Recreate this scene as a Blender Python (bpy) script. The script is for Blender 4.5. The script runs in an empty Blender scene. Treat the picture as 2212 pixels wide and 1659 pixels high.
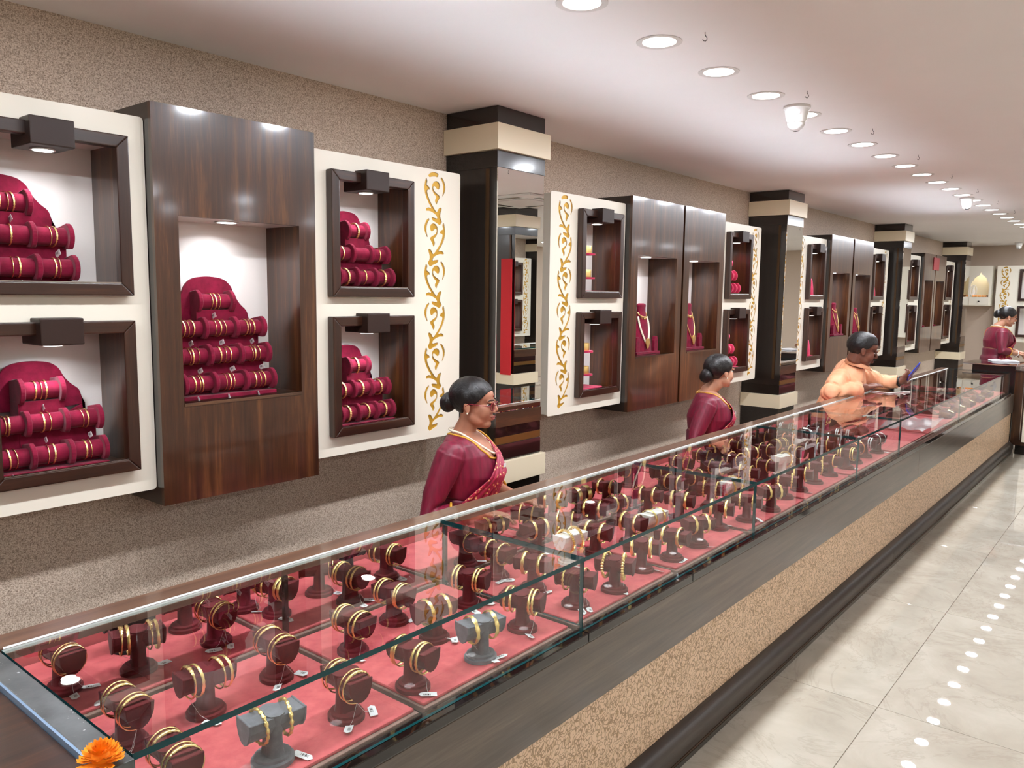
import bpy, bmesh, math, random
from mathutils import Vector, Matrix
import numpy as np
random.seed(7)
PI = math.pi
scene = bpy.context.scene
col = scene.collection

# ------------------------------------------------------------------ camera
# world: +X runs along the shop into the distance, +Y is towards the display wall, Z up, floor z = 0
FPX, YAW, PITCH, ROLL, EYE = 1724.76, 0.687557, 0.113531, 0.012741, 1.60
cam_d = bpy.data.cameras.new('camera')
cam = bpy.data.objects.new('camera', cam_d)
col.objects.link(cam)
cam_d.sensor_width = 36.0
cam_d.lens = FPX / 2212 * 36.0
cam_d.clip_start = 0.05
_f = Vector((math.cos(YAW) * math.cos(PITCH), math.sin(YAW) * math.cos(PITCH), -math.sin(PITCH)))
_r = Vector((math.sin(YAW), -math.cos(YAW), 0))
_u = _r.cross(_f)
_r2 = _r * math.cos(ROLL) + _u * math.sin(ROLL)
_u2 = _u * math.cos(ROLL) - _r * math.sin(ROLL)
cam.matrix_world = Matrix(((_r2.x, _u2.x, -_f.x, 0), (_r2.y, _u2.y, -_f.y, 0), (_r2.z, _u2.z, -_f.z, EYE), (0, 0, 0, 1)))
scene.camera = cam

# ------------------------------------------------------------------ world + view
world = bpy.data.worlds.new('world')
scene.world = world
world.use_nodes = True
world.node_tree.nodes['Background'].inputs[0].default_value = (1.0, 0.93, 0.85, 1)
world.node_tree.nodes['Background'].inputs[1].default_value = 0.05
vs = scene.view_settings
vs.view_transform = 'Standard'
vs.look = 'None'
vs.gamma = 1.0
vs.use_curve_mapping = False
vs.exposure = 0.33
scene.cycles.max_bounces = 9
scene.cycles.diffuse_bounces = 4
scene.cycles.glossy_bounces = 5
scene.cycles.use_adaptive_sampling = True
scene.cycles.adaptive_threshold = 0.1
scene.cycles.use_light_tree = False
scene.cycles.transparent_max_bounces = 32
scene.cycles.sample_clamp_indirect = 6.0

CEIL_W = 7.0      # watts per ceiling downlight
AISLE_W = 6.5    # watts per downlight over the customers' aisle
FILL_W = 1.15        # watts per metre of the added uplight on the glass rear edge
NICHE_W = 0.7     # watts per niche lamp
WHITE_LIGHT = (0.925, 0.97, 1.045)

# ------------------------------------------------------------------ materials
def lin(r, g, b):
    def c(v):
        v /= 255.0
        return v / 12.92 if v <= 0.04045 else ((v + 0.055) / 1.055) ** 2.4
    return (c(r), c(g), c(b), 1.0)

class NT:
    def __init__(s, name):
        s.m = bpy.data.materials.new(name)
        s.m.use_nodes = True
        s.t = s.m.node_tree
        s.t.nodes.clear()
        s.out = s.n('ShaderNodeOutputMaterial')
    def n(s, kind, **kw):
        nd = s.t.nodes.new(kind)
        for k, v in kw.items():
            setattr(nd, k, v)
        return nd
    def l(s, a, b):
        s.t.links.new(a, b)
    def coords(s, scale=(1, 1, 1), rot=(0, 0, 0), kind='Object'):
        tc = s.n('ShaderNodeTexCoord'); mp = s.n('ShaderNodeMapping')
        mp.inputs['Scale'].default_value = scale
        mp.inputs['Rotation'].default_value = rot
        s.l(tc.outputs[kind], mp.inputs['Vector'])
        return mp.outputs['Vector']
    def noise(s, vec, scale, detail=3, rough=0.5, dist=0.0):
        nd = s.n('ShaderNodeTexNoise')
        nd.inputs['Scale'].default_value = scale
        nd.inputs['Detail'].default_value = detail
        nd.inputs['Roughness'].default_value = rough
        nd.inputs['Distortion'].default_value = dist
        s.l(vec, nd.inputs['Vector'])
        return nd.outputs[0]
    def ramp(s, fac, stops, interp='LINEAR'):
        nd = s.n('ShaderNodeValToRGB')
        cr = nd.color_ramp
        cr.interpolation = interp
        while len(cr.elements) < len(stops):
            cr.elements.new(0.5)
        for e, (p, c) in zip(cr.elements, stops):
            e.position = p
            e.color = c
        s.l(fac, nd.inputs[0])
        return nd.outputs[0]
    def math(s, op, a, b=None, clamp=False):
        nd = s.n('ShaderNodeMath', operation=op, use_clamp=clamp)
        for i, v in enumerate((a, b)):
            if v is None: continue
            if isinstance(v, (int, float)): nd.inputs[i].default_value = v
            else: s.l(v, nd.inputs[i])
        return nd.outputs[0]
    def mix(s, fac, a, b):
        nd = s.n('ShaderNodeMix', data_type='RGBA')
        if isinstance(fac, (int, float)): nd.inputs[0].default_value = fac
        else: s.l(fac, nd.inputs[0])
        for i, v in ((6, a), (7, b)):
            if isinstance(v, tuple): nd.inputs[i].default_value = v
            else: s.l(v, nd.inputs[i])
        return nd.outputs[2]
    def bsdf(s, color, rough=0.5, metal=0.0, coat=0.0, coat_rough=0.05, sheen=0.0, spec=0.5, bump=None, bump_s=0.2, bump_d=0.002, sub=0.0):
        b = s.n('ShaderNodeBsdfPrincipled')
        if isinstance(color, tuple): b.inputs['Base Color'].default_value = color
        else: s.l(color, b.inputs['Base Color'])
        if isinstance(rough, (int, float)): b.inputs['Roughness'].default_value = rough
        else: s.l(rough, b.inputs['Roughness'])
        b.inputs['Metallic'].default_value = metal
        b.inputs['Coat Weight'].default_value = coat
        b.inputs['Coat Roughness'].default_value = coat_rough
        b.inputs['Sheen Weight'].default_value = sheen
        b.inputs['Sheen Roughness'].default_value = 0.4
        b.inputs['Specular IOR Level'].default_value = spec
        if sub:
            b.inputs['Subsurface Weight'].default_value = sub
            b.inputs['Subsurface Radius'].default_value = (0.012, 0.005, 0.003)
        if bump is not None:
            bp = s.n('ShaderNodeBump')
            bp.inputs['Strength'].default_value = bump_s
            bp.inputs['Distance'].default_value = bump_d
            s.l(bump, bp.inputs['Height'])
            s.l(bp.outputs[0], b.inputs['Normal'])
        s.l(b.outputs[0], s.out.inputs[0])
        return b

M = {}
def simple(name, color, rough=0.5, metal=0.0, **kw):
    t = NT(name); t.bsdf(color, rough, metal, **kw); M[name] = t.m
    return t.m

def wood(name, dark, mid, light, axis='z', rough=0.28, coat=0.7, scale=1.0, coat_rough=0.06):
    t = NT(name)
    sc = {'z': (14, 14, 0.7), 'x': (0.7, 14, 14), 'y': (14, 0.7, 14)}[axis]
    v = t.coords(tuple(a * scale for a in sc))
    a = t.noise(v, 2.2, 6, 0.62, 0.35)
    v2 = t.coords(tuple(a * scale * 6 for a in sc))
    b = t.noise(v2, 3.0, 3, 0.6)
    f = t.math('ADD', t.math('MULTIPLY', a, 0.75), t.math('MULTIPLY', b, 0.25))
    c = t.ramp(f, [(0.30, dark), (0.52, mid), (0.72, light)])
    t.bsdf(c, rough, coat=coat, coat_rough=coat_rough, bump=b, bump_s=0.05, bump_d=0.001)
    M[name] = t.m
    return t.m

wood('walnut', lin(34, 16, 7), lin(66, 36, 17), lin(110, 68, 34), 'z', coat=0.7, coat_rough=0.09)
wood('walnut_x', lin(36, 20, 12), lin(66, 40, 23), lin(104, 68, 40), 'x', coat=1.0, coat_rough=0.14)
wood('walnut_frame', lin(30, 14, 8), lin(50, 26, 15), lin(80, 45, 26), 'z', coat=0.3, coat_rough=0.14)
wood('walnut_frame_x', lin(30, 14, 8), lin(50, 26, 15), lin(80, 45, 26), 'x', coat=0.3, coat_rough=0.14)
wood('grey_wood', lin(58, 48, 40), lin(82, 69, 58), lin(104, 90, 76), 'x', rough=0.34, coat=0.6, coat_rough=0.15)
wood('plinth_wood', lin(40, 33, 28), lin(56, 47, 40), lin(74, 64, 55), 'x', rough=0.45, coat=0.15, coat_rough=0.25)
wood('ledge_wood', lin(72, 48, 34), lin(98, 69, 50), lin(122, 88, 64), 'x', rough=0.35, coat=0.4)
wood('apron_wood', lin(86, 66, 54), lin(108, 86, 72), lin(124, 102, 88), 'x', rough=0.4, coat=0.3)
wood('black_wood', lin(14, 8, 6), lin(22, 12, 9), lin(34, 20, 14), 'z', rough=0.3, coat=0.7, coat_rough=0.12)
simple('lamp_box_mat', lin(44, 27, 21), 0.45, coat=0.1, coat_rough=0.2, spec=0.3)
simple('cream', lin(236, 229, 212), 0.35, coat=0.2, coat_rough=0.15)
simple('cream_band', lin(232, 218, 188), 0.3, coat=0.3, coat_rough=0.1)
simple('niche_back', lin(232, 224, 218), 0.35, coat=0.3, coat_rough=0.12)
simple('gold_paint', lin(196, 150, 44), 0.42, 0.35)
simple('side_bronze', lin(74, 50, 26), 0.35, 0.4)
simple('bronze_strip', lin(128, 92, 46), 0.3, 0.6)
simple('black_lacquer', lin(16, 10, 8), 0.16, coat=0.6)
simple('chrome', lin(200, 200, 204), 0.12, 1.0)
simple('steel_trim', lin(222, 219, 215), 0.4, 0.1)
simple('white_plastic', lin(236, 236, 234), 0.35)
simple('black_plastic', lin(12, 12, 13), 0.2)
simple('hook_wire', lin(40, 32, 26), 0.4, 0.7)
simple('mirror', (0.93, 0.95, 0.94, 1), 0.0, 1.0)
simple('teal_edge', lin(4, 66, 70), 0.12, coat=0.25, coat_rough=0.05, spec=0.3)
def m_dusty():
    t = NT('dusty_cap')
    v = t.coords((1, 1, 1))
    n = t.noise(v, 9, 5, 0.65); n2 = t.noise(v, 90, 2, 0.7)
    c = t.ramp(n, [(0.3, lin(50, 54, 55)), (0.7, lin(96, 100, 100))])
    sp = t.ramp(n2, [(0.68, (0, 0, 0, 1)), (0.74, (1, 1, 1, 1))])
    t.bsdf(t.mix(sp, c, lin(190, 192, 192)), 0.3, coat=0.4, coat_rough=0.2)
    M['dusty_cap'] = t.m
m_dusty()
simple('edge_blue', lin(150, 178, 206), 0.25, 0.5)
simple('granite_black', lin(22, 18, 17), 0.08, coat=0.5)
simple('red_cloth', lin(196, 18, 30), 0.7)
simple('dull_red', lin(150, 40, 44), 0.6)
simple('red_velvet', lin(128, 8, 24), 0.8, sheen=0.5)
simple('tablet_black', lin(14, 14, 18), 0.07, coat=0.6)
simple('phone_blue', lin(36, 52, 150), 0.25, coat=0.5)
simple('paper', lin(240, 238, 240), 0.7)
simple('leaf_green', lin(60, 86, 40), 0.6)
simple('pearl', lin(242, 230, 208), 0.22, coat=0.5)
simple('glasses_red', lin(120, 14, 34), 0.25, coat=0.5)
simple('white_ceramic', lin(240, 236, 232), 0.3)
simple('flower_orange', lin(250, 150, 8), 0.75)
simple('seat_black', lin(26, 22, 22), 0.6)

def m_ceiling():
    t = NT('ceiling_paint')
    v = t.coords((1, 1, 1))
    n = t.noise(v, 1.3, 3)
    c = t.ramp(n, [(0.3, lin(238, 234, 232)), (0.7, lin(244, 240, 238))])
    t.bsdf(c, 0.55, spec=0.3)
    M['ceiling_paint'] = t.m
m_ceiling()

def m_wallpaper():
    t = NT('wallpaper_speckle')
    v = t.coords((1, 1, 1))
    n = t.noise(v, 240, 3, 0.8)
    n2 = t.noise(v, 5.5, 2)
    c = t.ramp(n, [(0.34, lin(118, 97, 80)), (0.48, lin(190, 170, 151)), (0.62, lin(228, 212, 194))])
    c = t.mix(t.math('MULTIPLY', n2, 0.18), c, lin(166, 146, 128))
    t.bsdf(c, 0.6, bump=n, bump_s=0.5, bump_d=0.002)
    M['wallpaper_speckle'] = t.m
m_wallpaper()

def m_damask():
    t = NT('damask_paper')
    v = t.coords((1, 1, 1))
    nz = t.n('ShaderNodeTexNoise'); nz.inputs['Scale'].default_value = 30; nz.inputs['Detail'].default_value = 1.0
    t.l(v, nz.inputs['Vector'])
    sub = t.n('ShaderNodeVectorMath', operation='SUBTRACT'); sub.inputs[1].default_value = (.5, .5, .5); t.l(nz.outputs['Color'], sub.inputs[0])
    scl = t.n('ShaderNodeVectorMath', operation='SCALE'); scl.inputs[3].default_value = .085; t.l(sub.outputs[0], scl.inputs[0])
    add = t.n('ShaderNodeVectorMath', operation='ADD'); t.l(v, add.inputs[0]); t.l(scl.outputs[0], add.inputs[1])
    vo = t.n('ShaderNodeTexVoronoi', feature='DISTANCE_TO_EDGE'); vo.inputs['Scale'].default_value = 46
    t.l(add.outputs[0], vo.inputs['Vector'])
    line = t.ramp(vo.outputs['Distance'], [(0.05, (1, 1, 1, 1)), (0.11, (0, 0, 0, 1))])
    n2 = t.noise(add.outputs[0], 60, 0.0)
    gold = t.ramp(n2, [(0.62, (0, 0, 0, 1)), (0.68, (1, 1, 1, 1))])
    c = t.mix(line, lin(226, 196, 164), lin(160, 130, 98))
    c = t.mix(t.math('MULTIPLY', gold, .35), c, lin(176, 142, 92))
    t.bsdf(c, 0.5, coat=0.1, coat_rough=0.3)
    M['damask_paper'] = t.m
m_damask()

def m_marble():
    t = NT('marble_tile')
    oi = t.n('ShaderNodeObjectInfo')
    tc = t.n('ShaderNodeTexCoord')
    add = t.n('ShaderNodeVectorMath', operation='ADD')
    sc = t.n('ShaderNodeVectorMath', operation='SCALE')
    t.l(oi.outputs['Location'], sc.inputs[0]); sc.inputs[3].default_value = 3.7
    t.l(tc.outputs['Object'], add.inputs[0]); t.l(sc.outputs[0], add.inputs[1])
    v = add.outputs[0]
    n = t.noise(v, 3.2, 8, 0.62, 0.6)
    n2 = t.noise(v, 1.6, 6, 0.7, 1.4)
    vein = t.ramp(t.math('ABSOLUTE', t.math('SUBTRACT', n2, 0.5)), [(0.0, (1, 1, 1, 1)), (0.022, (0, 0, 0, 1))])
    c = t.ramp(n, [(0.3, lin(176, 168, 153)), (0.5, lin(188, 181, 166)), (0.7, lin(200, 194, 180))])
    c = t.mix(t.math('MULTIPLY', vein, 0.22), c, lin(140, 128, 110))
    t.bsdf(c, 0.5, coat=1.0, coat_rough=0.012, spec=0.0)
    M['marble_tile'] = t.m
m_marble()
simple('grout', lin(150, 138, 120), 0.7)

def m_velvet(name, dark, light, sheen=0.35):
    t = NT(name)
    v = t.coords((1, 1, 1))
    n = t.noise(v, 22, 4, 0.6)
    n2 = t.noise(v, 320, 2, 0.6)
    c = t.ramp(n, [(0.32, dark), (0.68, light)])
    t.bsdf(c, 0.85, sheen=sheen, spec=0.2, bump=n2, bump_s=0.25, bump_d=0.0008)
    M[name] = t.m
m_velvet('maroon_velvet', lin(96, 8, 34), lin(130, 16, 50), 0.15)
m_velvet('maroon_suede', lin(84, 22, 28), lin(108, 34, 38), 0.15)
m_velvet('grey_suede', lin(98, 98, 104), lin(126, 126, 132), 0.2)
m_velvet('white_leather', lin(232, 230, 226), lin(244, 242, 238), 0.0)
m_velvet('black_suede', lin(20, 20, 22), lin(32, 32, 35), 0.1)
m_velvet('pink_suede', lin(184, 78, 84), lin(208, 100, 102), 0.1)
m_velvet('pad_edge', lin(120, 92, 84), lin(140, 112, 102), 0.0)
m_velvet('pink_velvet', lin(172, 34, 70), lin(200, 62, 96), 0.2)

def m_gold(name, base, rough, bump_scale=None):
    t = NT(name)
    if bump_scale:
        v = t.coords((1, 1, 1)); n = t.noise(v, bump_scale, 3)
        t.bsdf(base, rough, 1.0, bump=n, bump_s=0.6, bump_d=0.001)
    else:
        t.bsdf(base, rough, 1.0)
    M[name] = t.m
m_gold('gold', (1.0, 0.74, 0.33, 1), 0.24)
m_gold('gold_engraved', (1.0, 0.76, 0.30, 1), 0.32, 420)
m_gold('silver', (0.82, 0.87, 0.88, 1), 0.3, 300)
m_gold('red_gold', (0.8, 0.28, 0.12, 1), 0.35, 300)

def m_glass():
    t = NT('clear_glass')
    geo = t.n('ShaderNodeNewGeometry')
    fr = t.n('ShaderNodeFresnel'); fr.inputs['IOR'].default_value = 1.5
    front = t.math('SUBTRACT', 1.0, geo.outputs['Backfacing'])
    fac = t.math('MULTIPLY', t.math('MULTIPLY', fr.outputs[0], 1.25), front, clamp=True)
    tr = t.n('ShaderNodeBsdfTransparent'); tr.inputs[0].default_value = (0.965, 0.985, 0.975, 1)
    gl = t.n('ShaderNodeBsdfGlossy'); gl.inputs['Roughness'].default_value = 0.0
    gl.inputs[0].default_value = (1, 1, 1, 1)
    mx = t.n('ShaderNodeMixShader')
    t.l(fac, mx.inputs[0]); t.l(tr.outputs[0], mx.inputs[1]); t.l(gl.outputs[0], mx.inputs[2])
    t.l(mx.outputs[0], t.out.inputs[0])
    M['clear_glass'] = t.m
m_glass()

def m_emit(name, color, strength):
    t = NT(name)
    e = t.n('ShaderNodeEmission'); e.inputs[0].default_value = color; e.inputs[1].default_value = strength
    t.l(e.outputs[0], t.out.inputs[0]); M[name] = t.m
m_emit('lamp_lens', (1, 0.97, 0.93, 1), 7.0)
m_emit('edge_glow', (1, 1, 1, 1), 0.9)  # glow that imitates the bright rear edge of the glass
simple('pale_edge', lin(206, 220, 216), 0.2, coat=0.5)
m_emit('niche_lens', (1, 0.97, 0.94, 1), 6.0)

def m_film():
    t = NT('plastic_film')
    tr = t.n('ShaderNodeBsdfTransparent'); b = t.n('ShaderNodeBsdfPrincipled')
    b.inputs['Base Color'].default_value = lin(206, 208, 212); b.inputs['Roughness'].default_value = 0.25
    mx = t.n('ShaderNodeMixShader'); mx.inputs[0].default_value = 0.5
    t.l(tr.outputs[0], mx.inputs[1]); t.l(b.outputs[0], mx.inputs[2]); t.l(mx.outputs[0], t.out.inputs[0])
    M['plastic_film'] = t.m
m_film()
def m_tag():
    t = NT('price_tag_print')
    tc = t.n('ShaderNodeTexCoord'); sp = t.n('ShaderNodeSeparateXYZ')
    t.l(tc.outputs['Generated'], sp.inputs[0])
    bars = t.math('GREATER_THAN', t.math('FRACT', t.math('MULTIPLY', t.math('ADD', sp.outputs[0], t.math('MULTIPLY', t.math('SINE', t.math('MULTIPLY', sp.outputs[0], 37.0)), 0.02)), 13.0)), 0.5)
    bx = t.math('MULTIPLY', t.math('GREATER_THAN', sp.outputs[0], 0.34), t.math('LESS_THAN', sp.outputs[0], 0.74))
    by = t.math('MULTIPLY', t.math('GREATER_THAN', sp.outputs[1], 0.42), t.math('LESS_THAN', sp.outputs[1], 0.82))
    k = t.math('MULTIPLY', bars, t.math('MULTIPLY', bx, by))
    t.bsdf(t.mix(k, lin(238, 240, 242), lin(30, 30, 34)), 0.4)
    M['price_tag_print'] = t.m
m_tag()

def m_saree():
    t = NT('saree_print')
    v = t.coords((1, 1, 1))
    vo = t.n('ShaderNodeTexVoronoi'); vo.inputs['Scale'].default_value = 62
    t.l(v, vo.inputs['Vector'])
    dot = t.ramp(vo.outputs['Distance'], [(0.20, (1, 1, 1, 1)), (0.32, (0, 0, 0, 1))])
    n = t.noise(v, 12, 3)
    c = t.ramp(n, [(0.3, lin(132, 12, 48)), (0.7, lin(176, 24, 66))])
    t.bsdf(t.mix(dot, c, lin(238, 178, 120)), 0.45, sheen=0.05)
    M['saree_print'] = t.m
m_saree()

def m_cloth(name, a, b, rough=0.5, sheen=0.05, stretch=(60, 60, 8)):
    t = NT(name)
    v = t.coords(stretch)
    n = t.noise(v, 1.0, 3)
    t.bsdf(t.ramp(n, [(0.3, a), (0.7, b)]), rough, sheen=sheen, bump=n, bump_s=0.2, bump_d=0.002)
    M[name] = t.m
m_cloth('blouse_silk', lin(96, 5, 34), lin(128, 13, 50), 0.48, 0.04)
m_cloth('saree_skirt', lin(90, 8, 34), lin(118, 14, 48), 0.5, 0.06)
m_cloth('shirt_peach', lin(232, 160, 118), lin(244, 180, 140), 0.65, 0.03, (14, 14, 9))
m_cloth('trouser_dark', lin(24, 22, 26), lin(34, 32, 36), 0.7)
simple('border_yellow', lin(212, 156, 48), 0.45, 0.2)

def m_skin(name, a, b):
    t = NT(name)
    v = t.coords((1, 1, 1))
    n = t.noise(v, 16, 3)
    t.bsdf(t.ramp(n, [(0.3, a), (0.7, b)]), 0.48, spec=0.35, sub=0.08)
    M[name] = t.m
m_skin('skin_medium', lin(160, 106, 82), lin(176, 122, 96))
m_skin('skin_fair', lin(186, 132, 106), lin(200, 148, 120))
m_skin('skin_dark', lin(104, 62, 46), lin(120, 74, 56))
simple('lip_rose', lin(138, 46, 46), 0.4)
simple('lip_brown', lin(96, 52, 44), 0.45)
simple('eye_white', lin(226, 220, 214), 0.2)
simple('eye_dark', lin(20, 12, 10), 0.15)
simple('brow_hair', lin(26, 18, 15), 0.7)
def m_hair():
    t = NT('black_hair')
    v = t.coords((30, 90, 30))
    n = t.noise(v, 2.0, 4, 0.6)
    t.bsdf(t.ramp(n, [(0.3, lin(6, 5, 5)), (0.75, lin(26, 22, 22))]), 0.36, bump=n, bump_s=0.7, bump_d=0.004)
    M['black_hair'] = t.m
m_hair()

# ------------------------------------------------------------------ mesh helpers
class MB:
    """collects shapes; build() links them as ONE mesh object"""
    def __init__(s):
        s.v = []; s.f = []; s.mi = []
        s.cur = 0
    def add(s, vs_, fs_):
        o = len(s.v)
        s.v += [tuple(p) for p in vs_]
        for f in fs_:
            s.f.append(tuple(i + o for i in f)); s.mi.append(s.cur)
        return s
    def box(s, x0, x1, y0, y1, z0, z1):
        vs_ = [(x, y, z) for z in (z0, z1) for y in (y0, y1) for x in (x0, x1)]
        return s.add(vs_, [(0, 2, 3, 1), (4, 5, 7, 6), (0, 1, 5, 4), (2, 6, 7, 3), (0, 4, 6, 2), (1, 3, 7, 5)])
    def prism(s, poly, axis, a, b):
        """poly: list of 2-D points in the plane normal to axis; extruded from a to b"""
        n = len(poly)
        def p3(p, t):
            return {'x': (t, p[0], p[1]), 'y': (p[0], t, p[1]), 'z': (p[0], p[1], t)}[axis]
        vs_ = [p3(p, a) for p in poly] + [p3(p, b) for p in poly]
        fs_ = [tuple(range(n))[::-1], tuple(range(n, 2 * n))] + [(i, (i + 1) % n, n + (i + 1) % n, n + i) for i in range(n)]
        return s.add(vs_, fs_)
    def lathe(s, prof, n=24, c=(0, 0, 0), sx=1.0, sy=1.0):
        vs_ = []; fs_ = []
        for r, z in prof:
            for i in range(n):
                a = 2 * PI * i / n
                vs_.append((c[0] + r * math.cos(a) * sx, c[1] + r * math.sin(a) * sy, c[2] + z))
        for k in range(len(prof) - 1):
            for i in range(n):
                j = (i + 1) % n
                fs_.append((k * n + i, k * n + j, (k + 1) * n + j, (k + 1) * n + i))
        fs_.append(tuple(range(n))[::-1])
        fs_.append(tuple(range((len(prof) - 1) * n, len(prof) * n)))
        return s.add(vs_, fs_)
    def tube(s, pts, rad, n=10, closed=False, lateral=None, caps=True):
        """pts: 3-D points; rad: float, list of floats or list of (a, b) half axes; lateral: fixed side axis"""
        pts = [Vector(p) for p in pts]; m = len(pts)
        if not isinstance(rad, (list, tuple)): rad = [rad] * m
        rad = [(r, r) if not isinstance(r, (list, tuple)) else r for r in rad]
        vs_ = []; fs_ = []
        prev = None
        for i, p in enumerate(pts):
            if closed: t = pts[(i + 1) % m] - pts[i - 1]
            else: t = pts[min(i + 1, m - 1)] - pts[max(i - 1, 0)]
            t.normalize()
            if lateral is not None: sd = Vector(lateral)
            elif prev is not None: sd = prev
            else: sd = Vector((0, 0, 1)) if abs(t.z) < 0.9 else Vector((1, 0, 0))
            sd = sd - t * sd.dot(t)
            if sd.length < 1e-6: sd = t.orthogonal()
            sd.normalize(); up = t.cross(sd); prev = sd
            for k in range(n):
                a = 2 * PI * k / n
                vs_.append(p + sd * (rad[i][0] * math.cos(a)) + up * (rad[i][1] * math.sin(a)))
        for i in range(m if closed else m - 1):
            i2 = (i + 1) % m
            for k in range(n):
                k2 = (k + 1) % n
                fs_.append((i * n + k, i * n + k2, i2 * n + k2, i2 * n + k))
        if not closed and caps:
            fs_.append(tuple(range(n))[::-1]); fs_.append(tuple(range((m - 1) * n, m * n)))
        return s.add(vs_, fs_)
    def ell(s, c, r, n=16, m=10, rot=None):
        vs_ = [Vector((0, 0, -r[2]))]
        for j in range(1, m):
            b = -PI / 2 + PI * j / m
            for i in range(n):
                a = 2 * PI * i / n
                vs_.append(Vector((r[0] * math.cos(b) * math.cos(a), r[1] * math.cos(b) * math.sin(a), r[2] * math.sin(b))))
        vs_.append(Vector((0, 0, r[2])))
        if rot is not None: vs_ = [rot @ v for v in vs_]
        vs_ = [v + Vector(c) for v in vs_]
        fs_ = [(0, 1 + (i + 1) % n, 1 + i) for i in range(n)]
        for j in range(m - 2):
            for i in range(n):
                i2 = (i + 1) % n
                fs_.append((1 + j * n + i, 1 + j * n + i2, 1 + (j + 1) * n + i2, 1 + (j + 1) * n + i))
        t = len(vs_) - 1; o = 1 + (m - 2) * n
        fs_ += [(o + i, o + (i + 1) % n, t) for i in range(n)]
        return s.add(vs_, fs_)
    def mesh(s, name, mats, smooth=None, bevel=0.0, seg=2):
        me = bpy.data.meshes.new(name)
        me.from_pydata(s.v, [], s.f)
        if not isinstance(mats, (list, tuple)): mats = [mats]
        for m in mats: me.materials.append(M[m])
        for p, k in zip(me.polygons, s.mi): p.material_index = k
        bm = bmesh.new(); bm.from_mesh(me)
        bmesh.ops.recalc_face_normals(bm, faces=bm.faces)
        if bevel > 0:
            ed = [e for e in bm.edges if len(e.link_faces) == 2 and e.calc_face_angle(0) > 0.6]
            bmesh.ops.bevel(bm, geom=ed, offset=bevel, segments=seg, profile=0.6, affect='EDGES', clamp_overlap=True)
        bm.to_mesh(me); bm.free()
        if smooth is not None:
            for p in me.polygons: p.use_smooth = True
            if smooth > 0: me.set_sharp_from_angle(angle=smooth)
        return me
    def build(s, name, mats, parent=None, smooth=None, bevel=0.0, seg=2, loc=None, rotz=0.0):
        return link(name, s.mesh(name, mats, smooth, bevel, seg), parent, loc, rotz)

def link(name, me, parent=None, loc=None, rotz=0.0):
    o = bpy.data.objects.new(name, me)
    col.objects.link(o)
    if parent is not None: o.parent = parent
    if loc is not None: o.location = loc
    if rotz: o.rotation_euler = (0, 0, rotz)
    return o
def empty(name, loc=(0, 0, 0), rotz=0.0, parent=None):
    o = bpy.data.objects.new(name, None)
    o.empty_display_size = 0.05
    col.objects.link(o); o.location = loc; o.rotation_euler = (0, 0, rotz)
    if parent is not None: o.parent = parent
    return o
def tag(o, label, cat, group=None, kind=None):
    o['label'] = label
    if cat: o['category'] = cat
    if group: o['group'] = group
    if kind: o['kind'] = kind
    return o
def struct(o, label=None):
    o['kind'] = 'structure'
    if label: o['label'] = label
    return o
def copy_tree(o, parent=None):
    c = o.copy(); col.objects.link(c)
    if parent is not None:
        c.parent = parent
    for ch in list(o.children): copy_tree(ch, c)
    return c
ORD = ['first', 'second', 'third', 'fourth', 'fifth', 'sixth', 'seventh', 'eighth', 'ninth', 'tenth', 'eleventh', 'twelfth', 'thirteenth', 'fourteenth', 'fifteenth', 'sixteenth', 'seventeenth', 'eighteenth', 'nineteenth', 'twentieth', 'twenty-first', 'twenty-second', 'twenty-third', 'twenty-fourth', 'twenty-fifth', 'twenty-sixth', 'twenty-seventh', 'twenty-eighth', 'twenty-ninth', 'thirtieth']

_tmp_scene = bpy.data.scenes.new('scratch')
def evaluated_mesh(o):
    """evaluate one object on its own in a scratch scene, so that the big scene is not rebuilt each time"""
    _tmp_scene.collection.objects.link(o)
    vl = _tmp_scene.view_layers[0]
    vl.update()
    dg = vl.depsgraph
    me = bpy.data.meshes.new_from_object(o.evaluated_get(dg))
    bpy.data.objects.remove(o)
    return me
def plate(name, outer, holes, y0, y1, mat, parent=None):
    """board in the XZ plane with real cut-outs, from y0 (front) to y1"""
    cu = bpy.data.curves.new(name, 'CURVE')
    cu.dimensions = '2D'; cu.fill_mode = 'BOTH'; cu.extrude = abs(y1 - y0) / 2
    for pts in [outer] + holes:
        sp = cu.splines.new('POLY'); sp.points.add(len(pts) - 1)
        for q, p in zip(sp.points, pts): q.co = (p[0], p[1], 0, 1)
        sp.use_cyclic_u = True
    me = evaluated_mesh(bpy.data.objects.new('tmp', cu))
    bpy.data.curves.remove(cu)
    # curve XY plane -> world XZ plane, curve z -> world y
    ym = (y0 + y1) / 2
    for v in me.vertices:
        x, z, d = v.co
        v.co = (x, ym - d, z)
    me.name = name
    me.materials.clear(); me.materials.append(M[mat])
    bm = bmesh.new(); bm.from_mesh(me)
    bmesh.ops.remove_doubles(bm, verts=bm.verts, dist=1e-5)
    bmesh.ops.recalc_face_normals(bm, faces=bm.faces)
    bm.to_mesh(me); bm.free()
    for p in me.polygons: p.use_smooth = False
    return link(name, me, parent)
def chaikin(p, n=1):
    for _ in range(n):
        q = []
        for i in range(len(p)):
            a, b = p[i], p[(i + 1) % len(p)]
            q += [(a[0] * .78 + b[0] * .22, a[1] * .78 + b[1] * .22), (a[0] * .22 + b[0] * .78, a[1] * .22 + b[1] * .78)]
        p = q
    return p
def rect(x0, x1, z0, z1):
    return [(x0, z0), (x1, z0), (x1, z1), (x0, z1)]
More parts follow.
